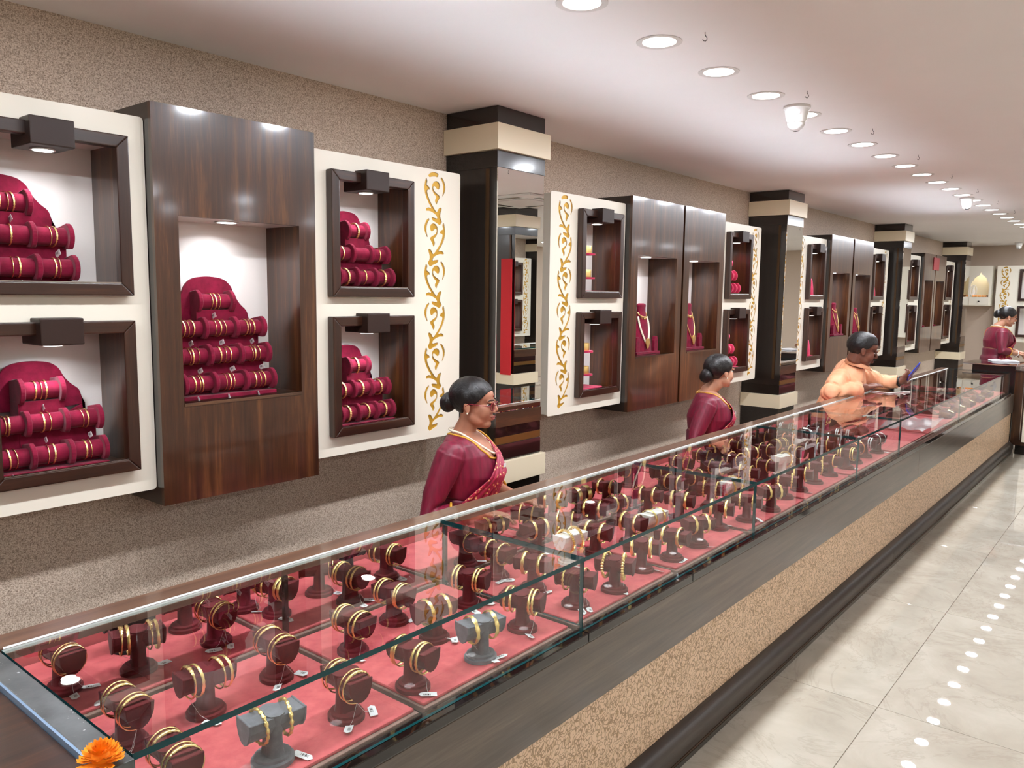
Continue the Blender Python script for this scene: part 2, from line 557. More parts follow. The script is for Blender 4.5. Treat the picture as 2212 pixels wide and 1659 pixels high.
def rrect(x0, x1, z0, z1, r=0.012, n=4):
    out = []
    for cx, cz, a0 in ((x1 - r, z0 + r, -PI / 2), (x1 - r, z1 - r, 0), (x0 + r, z1 - r, PI / 2), (x0 + r, z0 + r, PI)):
        for i in range(n + 1):
            a = a0 + PI / 2 * i / n
            out.append((cx + r * math.cos(a), cz + r * math.sin(a)))
    return out
def disk_light(name, loc, radius, watts, parent=None, spread=140, direction=None, color=WHITE_LIGHT):
    ld = bpy.data.lights.new(name, 'AREA')
    ld.shape = 'DISK'; ld.size = radius * 2; ld.energy = watts; ld.color = color
    ld.spread = math.radians(spread)
    o = bpy.data.objects.new(name, ld); col.objects.link(o)
    o.location = loc
    if direction is not None:
        o.rotation_euler = Vector(direction).to_track_quat('-Z', 'Y').to_euler()
    if parent is not None: o.parent = parent
    return o

# ================================================================== the setting
WALL_Y, CEIL_Z, FAR_X, NEAR_X, OPP_Y = 2.868, 2.48, 15.4, -2.6, -4.3
struct(MB().box(NEAR_X - .1, FAR_X + .1, WALL_Y, WALL_Y + .1, 0, CEIL_Z).build('wall_left', 'wallpaper_speckle'))
struct(MB().box(FAR_X, FAR_X + .1, OPP_Y - .1, WALL_Y, 0, CEIL_Z).build('wall_back', 'wallpaper_speckle'))
struct(MB().box(NEAR_X - .1, NEAR_X, OPP_Y - .1, WALL_Y, 0, CEIL_Z).build('wall_front', 'wallpaper_speckle'))
struct(MB().box(NEAR_X - .1, FAR_X + .1, OPP_Y - .1, OPP_Y, 0, CEIL_Z).build('wall_right', 'wallpaper_speckle'))
struct(MB().box(NEAR_X - .1, FAR_X + .1, OPP_Y - .1, WALL_Y + .1, CEIL_Z, CEIL_Z + .08).build('ceiling', 'ceiling_paint'))
floor = struct(MB().box(NEAR_X, FAR_X, OPP_Y, WALL_Y, -.06, -.003).build('floor', 'grout'))
TLX, TLY = 1.235, 0.62
tile_me = MB().box(0, TLX - .003, 0, TLY - .003, -.02, 0).mesh('tile', 'marble_tile', bevel=.0006, seg=1)
for i in range(-3, 12):
    for j in range(-8, 4):
        x, y = 3.227 + (i - 0) * TLX - TLX * 0, 0.768 + j * TLY
        if x < NEAR_X or x + TLX > FAR_X + .6 or y < OPP_Y - .7 or y > WALL_Y - .1: continue
        link('tile', tile_me, floor, (x, y, 0))

# ------------------------------------------------------------------ mirrored columns
def column(x0, label, y_front=2.53, y_back=WALL_Y - .003, facing=-1, lean=0):
    w = .37
    t = tag(empty('mirror_column', (x0, y_front, 0)), label, 'column', 'banded mirror columns')
    d = y_back - y_front
    def bx(name, z0, z1, mat, out=0.0, bevel=.002):
        a, b = (-out, d) if d > 0 else (d, out)
        MB().box(-out, w + out, a, b, z0, z1).build(name, mat, t, bevel=bevel)
    bx('shaft', 0.0, 2.395, 'black_wood', -.004, 0)
    bx('top_band', 2.397, CEIL_Z - .001, 'black_lacquer')
    bx('cream_band', 2.275, 2.397, 'cream_band', .022)
    bx('dark_band', 2.195, 2.275, 'black_lacquer', .002)
    s = -1 if d > 0 else 1
    def front(name, z0, z1, mat, th, xa=0.004, xb=None):
        a, b = sorted((s * th, 0.004 * s * -1))
        MB().box(xa, (w - .004) if xb is None else xb, a, b, z0, z1).build(name, mat, t)
    front('mirror_panel', 1.010, 2.195, 'mirror', .001)
    front('shelf_band', .936, 1.008, 'walnut_x', .006)
    front('groove_band', .886, .934, 'black_lacquer', .002)
    front('bronze_strip', .849, .885, 'bronze_strip', .003)
    bx('dark_base_band', .765, .845, 'black_lacquer', .001, 0)
    bx('lower_cream_band', .648, .762, 'cream_band', .022)
    bx('foot_band', 0.0, .645, 'black_lacquer', .001, 0)
    front('lower_bronze_strip', .520, .556, 'bronze_strip', .004)
    # vertical bronze line on the near side
    MB().box(-.003, .004, .05 if d > 0 else -.07, .07 if d > 0 else -.05, .9, 2.19).build('side_strip', 'side_bronze', t)
    return t
column(2.95, 'dark mirrored column with cream bands behind the woman in glasses')
column(6.665, 'dark mirrored column with cream bands behind the man in the peach shirt')
column(10.40, 'dark mirrored column with cream bands, third along the display wall')
column(14.13, 'dark mirrored column with cream bands nearest the far wall')
column(6.40, 'free-standing mirrored column with cream bands seen in the near column mirror', -.18, -.55)
tag(MB().prism([(-.20, .75), (-.34, .75), (-.34, 1.95), (-.20, 1.95)], 'x', 6.372, 6.384).build('red_banner', 'red_cloth'), 'tall red banner on the free-standing column, seen in the near mirror', 'banner')

# ------------------------------------------------------------------ cream panels with gold scroll cut-outs
UNIT = [
 [(348,110),(380,150),(400,215),(395,280),(365,348),(358,335),(372,280),(372,220),(355,160),(335,130)],
 [(235,260),(238,215),(262,178),(290,168),(318,182),(332,215),(326,255),(312,272),(292,262),(275,240),(258,232),(248,255),(262,295),(300,325),(328,345),(330,368),(305,410),(290,458),(273,430),(270,400),(288,362),(262,335),(242,300)],
 [(163,145),(183,180),(170,235),(198,246),(214,285),(188,286),(176,302),(186,355),(216,430),(258,500),(292,552),(312,500),(340,480),(355,498),(336,560),(336,610),(360,655),(330,702),(285,672),(238,648),(228,610),(265,615),(302,625),(288,585),(250,555),(205,537),(160,542),(165,512),(195,496),(232,512),(185,430),(152,345),(142,265),(150,200)],
]
TOPARC = [(187,120),(210,85),(250,68),(290,70),(313,80),(303,125),(270,118),(235,125),(205,138)]
def scroll_holes(xc, ztop, units=6, kx=.138 / 258, kz=.000375, pitch=.1925):
    out = []
    for u in range(units):
        sg = 1 if u % 2 == 0 else -1
        for poly in (UNIT + ([TOPARC] if u == 0 else [])):
            q = [(xc + sg * (p[0] - 271) * kx, ztop - (p[1] - 68) * kz - u * pitch) for p in poly]
            out.append(chaikin(q))
    return out

def cream_panel(x0, x1, fx, fil, label, z0=.912, z1=2.157):
    t = tag(empty('cream_wall_panel', (0, 0, 0)), label, 'wall panel', 'cream display wall panels')
    holes = [rect(fx[0] + .012, fx[1] - .012, 1.590, 2.068), rect(fx[0] + .012, fx[1] - .012, 1.008, 1.482)] if fx else []
    if fil: holes += scroll_holes(fil, z1 - .012)
    plate('board', rrect(x0, x1, z0, z1), holes, 2.660, 2.664, 'cream', t)
    if fil: MB().box(fil - .078, fil + .078, 2.6645, 2.670, z0 + .005, z1 - .005).build('gold_backing', 'gold_paint', t)
    # returns to the wall
    MB().box(x0 + .002, x0 + .014, 2.6645, WALL_Y - .001, z0 + .01, z1 - .01).build('side_board', 'cream', t)
    MB().box(x1 - .014, x1 - .002, 2.6645, WALL_Y - .001, z0 + .01, z1 - .01).build('side_board', 'cream', t)
    MB().box(x0 + .014, x1 - .014, 2.668, WALL_Y - .001, z1 - .022, z1 - .010).build('top_board', 'cream', t)
    MB().box(x0 + .014, x1 - .014, 2.668, WALL_Y - .001, z0 + .010, z0 + .022).build('bottom_board', 'cream', t)
    return t
PANELS = [
 (.43, 1.311, (.795, 1.243), None, 'cream wall panel with two framed niches at the left picture edge'),
 (1.959, 2.832, (2.046, 2.498), 2.664, 'cream wall panel with gold scrolls left of the near mirrored column'),
 (3.552, 4.326, (3.81, 4.254), 3.692, 'cream wall panel with gold scrolls right of the near mirrored column'),
 (5.661, 6.448, (5.78, 6.205), 6.335, 'cream wall panel with gold scrolls behind the woman looking away'),
 (7.26, 8.06, (7.53, 7.965), 7.40, 'cream wall panel with gold scrolls just right of the second column'),
 (9.49, 10.285, (9.60, 10.03), 10.155, 'cream wall panel with gold scrolls above the man in peach shirt'),
 (10.98, 11.86, (11.22, 11.65), 11.10, 'cream wall panel with gold scrolls just right of the third column'),
 (13.21, 14.04, (13.33, 13.76), 13.90, 'cream wall panel with gold scrolls beside the farthest column'),
]
for a in PANELS: cream_panel(*a)

def niche_light(t, loc, w=NICHE_W, r=.022, spread=150):
    disk_light('niche_lamp', loc, r, w, t, spread)

def framed_niche(x0, x1, upper, label):
    z0, z1 = (1.575, 2.083) if upper else (.996, 1.495)
    yf, yb, m = 2.620, 2.833, .040
    t = tag(empty('framed_niche', (0, 0, 0)), label, 'display niche', 'framed walnut niches')
    # mitred frame bars standing proud of the panel
    def bar(poly, mat): MB().prism(poly, 'y', yf, 2.659).build('frame_bar', mat, t, bevel=.004)
    bar([(x0, z1), (x1, z1), (x1 - m, z1 - m), (x0 + m, z1 - m)], 'walnut_frame_x')
    bar([(x0, z0), (x0 + m, z0 + m), (x1 - m, z0 + m), (x1, z0)], 'walnut_frame_x')
    bar([(x0, z0), (x0, z1), (x0 + m, z1 - m), (x0 + m, z0 + m)], 'walnut_frame')
    bar([(x1, z0), (x1 - m, z0 + m), (x1 - m, z1 - m), (x1, z1)], 'walnut_frame')
    a, b, c, d = x0 + m - .012, x1 - m + .012, z0 + m - .012, z1 - m + .012
    MB().box(a - .01, b + .01, yb, yb + .012, c - .01, d + .01).build('back_board', 'niche_back', t)
    MB().box(a - .012, a, 2.661, yb, c, d).build('side_board', 'walnut', t)
    MB().box(b, b + .012, 2.661, yb, c, d).build('side_board', 'walnut', t)
    MB().box(a, b, 2.661, yb, c - .012, c).build('shelf_board', 'walnut_x', t)
    MB().box(a, b, 2.661, yb, d, d + .012).build('top_board', 'niche_back', t)
    MB().box(x0 + m, x1 - m, yf + .002, yf + .010, z0 + m, z0 + m + .003).build('glass_channel', 'chrome', t)
    # lamp box hung over the top bar
    xm = (x0 + x1) / 2 - .015
    lb = MB().box(xm - .062, xm + .062, 2.585, 2.735, z1 - .070, z1 + .012).build('lamp_box', 'lamp_box_mat', t, bevel=.004)
    MB().lathe([(.0345, 0), (.0345, .004), (.029, .004)], 24, (xm, 2.665, z1 - .0745)).build('lamp_ring', 'steel_trim', lb, smooth=.6)
    MB().lathe([(.028, 0), (.028, .002)], 24, (xm, 2.665, z1 - .0755)).build('lamp_lens', 'niche_lens', lb)
    niche_light(t, (xm, 2.680, z1 - .079))
    return t
NL = [
 ('upper framed walnut niche at the left picture edge', 'lower framed walnut niche at the left picture edge'),
 ('upper framed niche left of the near mirrored column', 'lower framed niche left of the near mirrored column'),
 ('upper framed niche with gold cuffs right of the near column', 'lower framed niche with gold cuffs right of the near column'),
 ('upper framed niche above the woman looking away', 'lower framed niche beside the head of the woman looking away'),
 ('upper framed niche just right of the second column', 'lower framed niche just right of the second column'),
 ('upper framed niche left of the third column', 'lower framed niche directly behind the man in peach shirt'),
 ('upper framed niche just right of the third column', 'lower framed niche just right of the third column'),
 ('upper framed niche left of the farthest column', 'lower framed niche left of the farthest column'),
]
for (x0, x1, fx, fil, _), (lu, ll) in zip(PANELS, NL):
    framed_niche(fx[0], fx[1], True, lu)
    framed_niche(fx[0], fx[1], False, ll)

def walnut_cabinet(x0, x1, label, z0=.858, z1=2.205, ow=.0835, oz=(1.205, 1.845)):
    yf, yb = 2.613, 2.832
    t = tag(empty('walnut_cabinet', (0, 0, 0)), label, 'wall cabinet', 'tall walnut display cabinets')
    a, b, c, d = x0 + ow, x1 - ow + .008, oz[0], oz[1]
    plate('front_board', rect(x0, x1, z0, z1), [rect(a, b, c, d)], yf, yf + .018, 'walnut', t)
    MB().box(x0, x0 + .015, yf + .018, WALL_Y - .001, z0, z1).build('side_board', 'black_wood', t)
    MB().box(x1 - .015, x1, yf + .018, WALL_Y - .001, z0, z1).build('side_board', 'black_wood', t)
    MB().box(x0 + .015, x1 - .015, yf + .018, WALL_Y - .001, z1 - .015, z1).build('top_board', 'black_wood', t)
    MB().box(x0 + .015, x1 - .015, yf + .018, WALL_Y - .001, z0, z0 + .015).build('bottom_board', 'black_wood', t)
    MB().box(a - .01, b + .01, yb, yb + .01, c - .01, d + .01).build('back_board', 'niche_back', t)
    MB().box(a - .012, a, yf + .018, yb, c, d).build('niche_side', 'walnut', t)
    MB().box(b, b + .012, yf + .018, yb, c, d).build('niche_side', 'walnut', t)
    MB().box(a, b, yf - .003, yb, c - .012, c).build('niche_shelf', 'walnut_x', t, bevel=.001)
    MB().box(a, b, yf + .018, yb, d, d + .012).build('niche_top', 'niche_back', t)
    xm, ym = (a + b) / 2 - .01, 2.70
    lb = MB().lathe([(.042, 0), (.042, .003), (.034, .003)], 24, (xm, ym, d - .0035)).build('lamp_ring', 'steel_trim', t, smooth=.6)
    MB().lathe([(.033, 0), (.033, .002)], 24, (xm, ym, d - .0045)).build('lamp_lens', 'niche_lens', lb)
    niche_light(t, (xm, ym, d - .008), NICHE_W * 1.25)
    return t
CABS = [
 (1.313, 1.957, 'wide glossy walnut cabinet with a four-row bangle display, nearest the camera'),
 (4.330, 5.000, 'walnut cabinet holding a pearl necklace bust, left of a pair'),
 (5.025, 5.657, 'walnut cabinet holding a gold pendant bust, right of a pair'),
 (8.075, 8.755, 'walnut cabinet with a gold necklace bust left of the man in peach'),
 (8.800, 9.486, 'walnut cabinet with a small pink bust directly above the man'),
 (11.885, 12.505, 'far walnut cabinet left of the small red sign'),
 (12.545, 13.200, 'far walnut cabinet right of the small red sign'),
]
for a in CABS: walnut_cabinet(*a)

# ================================================================== the long counter
GL_Y0, GL_Y1, GL_Z = 1.200, 1.757, .875
CX0, CX1 = .535, 9.36
ctr = tag(empty('display_counter', (0, 0, 0)), 'long glass-topped jewellery counter with patterned front running the length of shop', 'counter')
prof = [(1.30, 0), (1.169, 0), (1.166, .03), (1.158, .06), (1.156, .085), (1.162, .108), (1.178, .126), (1.199, .134), (1.30, .134)]
for x0, x1 in ((.486, 5.0), (5.002, 9.60)):
    MB().prism(prof, 'x', x0, x1).build('plinth', 'plinth_wood', ctr, smooth=.5)
    MB().prism([(1.30, .001), (1.1655, .001), (1.1640, .022), (1.30, .022)], 'x', x0, x1).build('toe_strip', 'black_lacquer', ctr)
    MB().prism([(1.30, .0225), (1.1650, .0225), (1.1625, .034), (1.30, .034)], 'x', x0, x1).build('toe_reflection', 'side_bronze', ctr)  # bronze sliver paints the floor's reflection in the glossy toe
for x0, x1 in ((.486, 2.4), (2.401, 5.0), (5.001, 7.4), (7.401, 9.60)):
    MB().box(x0, x1, 1.200, 1.216, .134, .441).build('patterned_panel', 'damask_paper', ctr)
for x0, x1 in ((.486, 5.6), (5.601, 9.60)):
    MB().box(x0, x1, 1.184, 1.216, .442, .630).build('wood_band', 'grey_wood', ctr, bevel=.002)
for x0, x1 in ((.49, 1.79), (1.792, 2.42), (2.422, 5.16), (5.162, 9.36)):
    MB().box(x0, x1, 1.182, 1.226, .632, .660).build('rail', 'granite_black', ctr, bevel=.003)
MB().box(.49, 9.36, 1.216, 2.12, .620, .650).build('bed_board', 'black_wood', ctr)
MB().box(.49, 9.60, 1.78, 1.80, 0, .62).build('rear_board', 'walnut_x', ctr)
MB().box(.49, 9.36, 1.758, 1.832, .853, .878).build('rear_ledge', ['ledge_wood'], ctr, bevel=.002)
MB().box(.49, 9.36, 1.752, 1.757, .851, .866).build('rear_apron', 'apron_wood', ctr)
SECT = [CX0, 1.787, 2.985, 4.32, 5.16, 6.92, 9.34]
def pane(name, x0, x1, y0, y1, z0, z1, thin):
    """glass slab; the faces across the thin axis are clear, its cut edges green"""
    m = MB().box(x0, x1, y0, y1, z0, z1)
    clear = {'z': (0, 1), 'y': (2, 3), 'x': (4, 5)}[thin]
    m.mi = [0 if i in clear else 1 for i in range(6)]
    if thin == 'z': m.mi[3] = 2
    return m.build(name, ['clear_glass', 'teal_edge', 'pale_edge'], ctr)
for a, b in zip(SECT[:-1], SECT[1:]):
    pane('top_pane', a + .001, b - .001, GL_Y0, GL_Y1 - .001, GL_Z - .012, GL_Z, 'z')
    pane('front_pane', a + .0015, b - .0015, GL_Y0 + .002, GL_Y0 + .010, .661, GL_Z - .013, 'y')
for x in (1.787, 2.985, 5.16, 6.92):
    pane('divider_pane', x - .004, x + .004, GL_Y0 + .012, 1.740, .676, GL_Z - .014, 'x')
for x in (CX0 + .002, 9.33):
    pane('end_pane', x, x + .008, GL_Y0 + .012, 1.740, .661, GL_Z - .014, 'x')
for x in (1.196, 1.80, 2.39, 2.995, 4.32, 5.16, 6.92, 8.1):
    MB().box(x - .006, x + .006, 1.744, 1.756, .651, .851).build('post', 'black_lacquer', ctr)
# added glow strip and uplights imitating light the glass bounces onto the ceiling
for a, b_ in ((.54, 2.0), (2.0, 3.6), (3.6, 5.7), (5.7, 7.0), (7.0, 9.3)):
    ls = MB().box(a, b_, 1.7568, 1.7585, .8755, .8795).build('glass_edge_glow', 'edge_glow' if a != 5.7 else 'pale_edge', ctr)  # added strip painting the glass edge bright, self-lit except in one section
    if a == 5.7: continue
    ld = bpy.data.lights.new('ceiling_fill_light', 'AREA'); ld.shape = 'RECTANGLE'; ld.size = b_ - a - .02; ld.size_y = .004  # added uplight for the ceiling, in place of light bounced off the glass
    ld.energy = FILL_W * (b_ - a); ld.color = (.86, .97, 1.08); ld.spread = math.radians(52)
    lo = bpy.data.objects.new('ceiling_fill_light', ld); col.objects.link(lo); lo.parent = ctr
    lo.location = ((a + b_) / 2, 1.7577, .8800)
    lo.rotation_euler = (PI, 0, 0)
MB().box(.49, 9.36, 2.120, 2.130, .640, .705).build('tray_back', 'pink_suede', ctr, bevel=.002)
# near end cap and flap
cap = empty('end_cap', (0, 0, 0), 0, ctr)
cap['label'] = 'dark dusty end cap closing the near end of the glass case'
MB().box(.488, .533, 1.186, 1.80, .66, .874).build('cap_body', 'dusty_cap', cap, bevel=.002)
MB().box(.483, .4875, 1.19, 1.80, .66, .8745).build('edge_strip', 'edge_blue', cap)
flap = tag(empty('wood_flap', (0, 0, 0)), 'brown wooden counter flap at the bottom left corner', 'counter flap')
MB().box(-.30, .4825, 1.15, 1.83, .838, .864).build('flap_top', 'walnut_frame_x', flap, bevel=.003)
MB().box(-.30, .4825, 1.20, 1.80, 0, .837).build('flap_body', 'walnut_x', flap)

# pads lying on the bed
PADX = [(.555, 1.183), (1.201, 1.776), (1.800, 2.380), (2.400, 2.974), (2.998, 3.640), (3.660, 4.305), (4.330, 5.148), (5.174, 6.03), (6.05, 6.905), (6.935, 8.10), (8.12, 9.32)]
for k, (a, b) in enumerate(PADX):
    for r, (y0, y1) in enumerate(((1.229, 1.742), (1.768, 2.115))):
        where = 'front' if r == 0 else 'rear'
        p = tag(empty('display_pad', (0, 0, 0)), '%s pink suede pad in the counter, %s from the near end' % (where, ORD[k]), 'display pad', 'pink suede pads in the counter')
        MB().box(a, b, y0, y1, .6505, .664).build('pad_board', 'pad_edge', p, bevel=.002)
        MB().box(a + .006, b - .006, y0 + .010, y1 - .006, .664, .672).build('suede_top', 'pink_suede', p, bevel=.003)
PAD_Z = .672

# ================================================================== bangle stands and bangles
def d_profile(hw, top, depth, n=9, k=1.0):
    pts = [(-hw * k, top), (hw * k, top)]
    for i in range(1, n):
        a = PI * i / n
        pts.append((hw * k * math.cos(a), top - .004 - (depth * k - .004) * math.sin(a)))
    return pts
def stand_meshes(mat):
    base = MB().lathe([(.043, 0), (.043, .009), (.040, .011), (.037, .0115), (.037, .017), (.034, .019)], 28, (0, 0, 0), 1.0, .92)
    post = MB().tube([(0, 0, .017), (0, 0, .03), (0, 0, .06), (0, 0, .09), (0, 0, .1065)], [(.017, .027), (.015, .024), (.014, .023), (.016, .027), (.0175, .0305)], 4 * 4, lateral=(1, 0, 0))
    # squarish post: push to a rounded box
    nv = []
    for x, y, z in post.v:
        r = math.hypot(x, y) or 1
        f = 1.0 / max(abs(x) / r, abs(y) / r)
        nv.append((x * min(f, 1.22), y * min(f, 1.22), z))
    post.v = nv
    bar = MB().prism(d_profile(.027, .1035, .046), 'x', -.057, .057)
    bar.prism(d_profile(.0295, .1055, .050), 'x', -.0605, -.0555).prism(d_profile(.0295, .1055, .050), 'x', .0555, .0605)
    return [('base', base.mesh('base', mat, smooth=.7)), ('post', post.mesh('post', mat, smooth=.9)), ('bar', bar.mesh('bar', mat, bevel=.0012, seg=1))]
SM = {'m': stand_meshes('maroon_suede'), 'g': stand_meshes('grey_suede'), 'w': stand_meshes('white_leather'), 'k': stand_meshes('black_suede')}
CN = {'m': 'maroon', 'g': 'grey', 'w': 'white', 'k': 'black'}

def hoop(R, fn, n=56, m=8):
    """ring in the local YZ plane, axis X; fn(theta) -> (half width along x, half thickness, radius offset)"""
    mb = MB(); vs_ = []; fs_ = []
    for i in range(n):
        th = 2 * PI * i / n
        w, t, dr = fn(th)
        for k in range(m):
            a = 2 * PI * k / m
            rr = R + dr + t * math.cos(a)
            vs_.append((w * math.sin(a), rr * math.sin(th), rr * math.cos(th)))
    for i in range(n):
        for k in range(m):
            fs_.append((i * m + k, i * m + (k + 1) % m, ((i + 1) % n) * m + (k + 1) % m, ((i + 1) % n) * m + k))
    mb.add(vs_, fs_)
    return mb
def crown(th, w=.45):
    d = min(th, 2 * PI - th)
    return math.exp(-(d / w) ** 2)
HM = {
 'thin': hoop(.0345, lambda t: (.0021, .0019, 0)).mesh('bangle', 'gold', smooth=0),
 'mid': hoop(.0350, lambda t: (.0036 + .0005 * math.sin(18 * t), .0016, 0)).mesh('bangle', 'gold_engraved', smooth=.8),
 'wide': hoop(.0352, lambda t: (.0056 + .0009 * math.sin(9 * t), .0017, .0003 * math.sin(36 * t))).mesh('bangle', 'gold_engraved', smooth=.8),
 'cuff': hoop(.0355, lambda t: (.0105, .0012, .0003 * math.sin(20 * t))).mesh('bangle', 'gold_engraved', smooth=.8),
 'orn': hoop(.0345, lambda t: (.0021 + crown(t, .8) * (.0032 + .0012 * math.sin(22 * t)), .0019 + crown(t, .8) * (.0016 + .0008 * math.sin(22 * t)), 0), 72).mesh('bangle', 'gold', smooth=.9),
 'knot': hoop(.0350, lambda t: (.0036 + .0012 * math.sin(16 * t), .0026 + .0009 * math.sin(16 * t), 0), 72).mesh('bangle', 'gold_engraved', smooth=.9),
 'chain': hoop(.0385, lambda t: (.0050 + .0014 * math.sin(30 * t), .0036 + .0013 * math.sin(30 * t), 0), 120).mesh('bangle', 'gold_engraved', smooth=.9),
 'spike': hoop(.0375, lambda t: (.0055, .0018 + .0032 * max(0, math.sin(40 * t)), .003 * max(0, math.sin(40 * t))), 160, 6).mesh('bangle', 'gold_engraved', smooth=.5),
 'silver': hoop(.0350, lambda t: (.0040 + .0008 * math.sin(12 * t), .0019, 0)).mesh('bangle', 'silver', smooth=.8),
 'red': hoop(.0360, lambda t: (.0042 + .0008 * math.sin(12 * t), .0024, 0)).mesh('bangle', 'red_gold', smooth=.8),
}
HN = {'thin': 'thin gold bangle', 'mid': 'narrow gold bangle', 'wide': 'broad gold bangle', 'cuff': 'wide gold cuff', 'orn': 'ornate gold bangle', 'knot': 'knotted gold bangle', 'chain': 'heavy chain bangle', 'spike': 'spiked gold bangle', 'silver': 'silver bangle', 'red': 'red bangle'}
STYLE = {
 'thin4': [(-.042, 'thin'), (-.026, 'orn'), (.026, 'thin'), (.042, 'orn')],
 'pair2': [(-.038, 'orn'), (-.022, 'mid'), (.026, 'orn'), (.042, 'mid')],
 'mid4': [(-.040, 'mid'), (-.028, 'mid'), (.026, 'mid'), (.038, 'mid')],
 'wide4': [(-.042, 'orn'), (-.027, 'mid'), (.026, 'wide'), (.039, 'wide')],
 'wide2': [(-.029, 'wide'), (.029, 'wide')], 'mid2': [(-.027, 'mid'), (.027, 'mid')], 'orn2': [(-.028, 'knot'), (.028, 'knot')],
 'orn1': [(.030, 'orn')], 'thin2': [(.030, 'thin'), (.038, 'thin')], 'chain2': [(-.028, 'chain'), (.028, 'chain')],
 'spike2': [(-.026, 'spike'), (.026, 'spike')], 'spike1': [(.028, 'spike')], 'cuff2': [(-.029, 'cuff'), (.029, 'cuff')],
 'silver2': [(-.030, 'silver'), (.030, 'silver')], 'silver4': [(-.036, 'silver'), (-.024, 'silver'), (.024, 'silver'), (.036, 'silver')], 'red2': [(-.030, 'red'), (.030, 'red')],
 'none': [],
}
STANDS = [
 (0.706,1.912,-90,'m','thin4'), (0.863,1.877,-15,'m','pair2'), (0.697,1.577,-90,'m','thin4'), (0.865,1.570,-5,'m','pair2'), (1.070,1.878,-91,'m','thin4'), (1.060,1.592,-95,'m','thin4'), (1.280,1.916,-77,'m','wide4'), (0.855,1.303,-7,'g','orn2'), (1.055,1.324,-97,'m','thin4'), (0.671,1.335,-94,'m','thin4'), (1.241,1.310,-85,'m','mid4'), (1.269,1.562,-90,'m','mid4'), (1.476,1.829,-87,'m','mid4'), (1.468,1.627,-84,'m','mid4'), (1.461,1.459,-9,'m','wide2'), (1.459,1.291,-12,'g','wide2'), (1.668,1.322,-72,'m','mid4'), (1.695,1.547,-72,'m','mid4'), (1.689,1.906,-79,'m','mid4'), (1.459,1.955,-35,'m','thin2'), (1.934,1.642,-90,'m','orn2'), (1.925,1.484,-73,'m','wide2'), (1.905,1.308,-72,'m','orn2'), (2.086,1.285,-72,'m','chain2'), (2.305,1.316,-70,'m','wide2'), (2.477,1.294,-81,'m','wide2'), (2.641,1.463,-5,'w','wide2'), (2.209,1.544,-5,'w','spike2'), (2.342,1.528,-83,'m','wide2'), (2.529,1.495,-91,'m','wide2'), (2.728,1.681,-10,'m','wide2'), (2.593,1.706,-69,'m','wide2'), (2.742,1.870,-12,'m','cuff2'), (2.931,1.860,-80,'m','wide2'), (2.936,1.654,-80,'m','wide2'), (2.950,1.513,-80,'m','wide2'), (3.220,1.683,-96,'m','wide2'), (2.230,1.709,-8,'m','wide2'), (2.357,1.851,-65,'m','mid2'), (2.148,1.849,-11,'m','wide2'), (2.388,1.694,-63,'m','mid2'), (1.956,1.803,-100,'m','orn1'), (2.596,1.907,-68,'m','wide2'), (3.310,1.975,-12,'m','wide2'), (3.120,1.294,-76,'m','orn2'), (3.344,1.278,-32,'m','wide2'), (3.598,1.316,-72,'m','orn2'), (3.788,1.315,-77,'m','mid2'), (3.996,1.314,-69,'m','orn2'), (4.221,1.313,-99,'m','mid2'), (3.342,1.465,-3,'w','spike2'), (4.065,1.507,-14,'w','spike1'), (2.934,1.334,-73,'m','wide2'), (2.678,1.295,-29,'m','wide2'), (3.207,1.498,-73,'m','orn2'), (3.364,1.820,-31,'m','mid2'), (3.376,1.662,-20,'m','orn2'), (3.628,1.859,-89,'m','orn2'), (3.856,1.845,-91,'m','orn2'), (4.020,1.843,-47,'m','wide2'), (3.657,1.681,-86,'m','orn2'), (3.898,1.688,-105,'m','orn2'), (3.637,1.521,-78,'m','orn2'), (3.859,1.518,-96,'m','mid2'), (4.256,1.847,-97,'m','mid2'), (4.265,1.675,-105,'m','mid2'), (4.097,1.700,-30,'m','wide2'), (4.320,1.527,-119,'m','mid2'),
]

# the same grid goes on beyond: slim gold, red enamel, then silver
_g = [(4.47, 'mid4', 'silver2'), (4.66, 'red2', 'mid2'), (4.86, 'silver4', 'silver2'), (5.06, 'silver2', 'silver4')]
for x, s1, s2 in _g:
    for r, y in enumerate((1.31, 1.50, 1.685, 1.865)):
        STANDS.append((x + random.uniform(-.012, .012), y + random.uniform(-.01, .01), (-88, -80, -12, -86)[(r + int(x * 10)) % 4], 'm', s1 if r % 2 == 0 else s2))
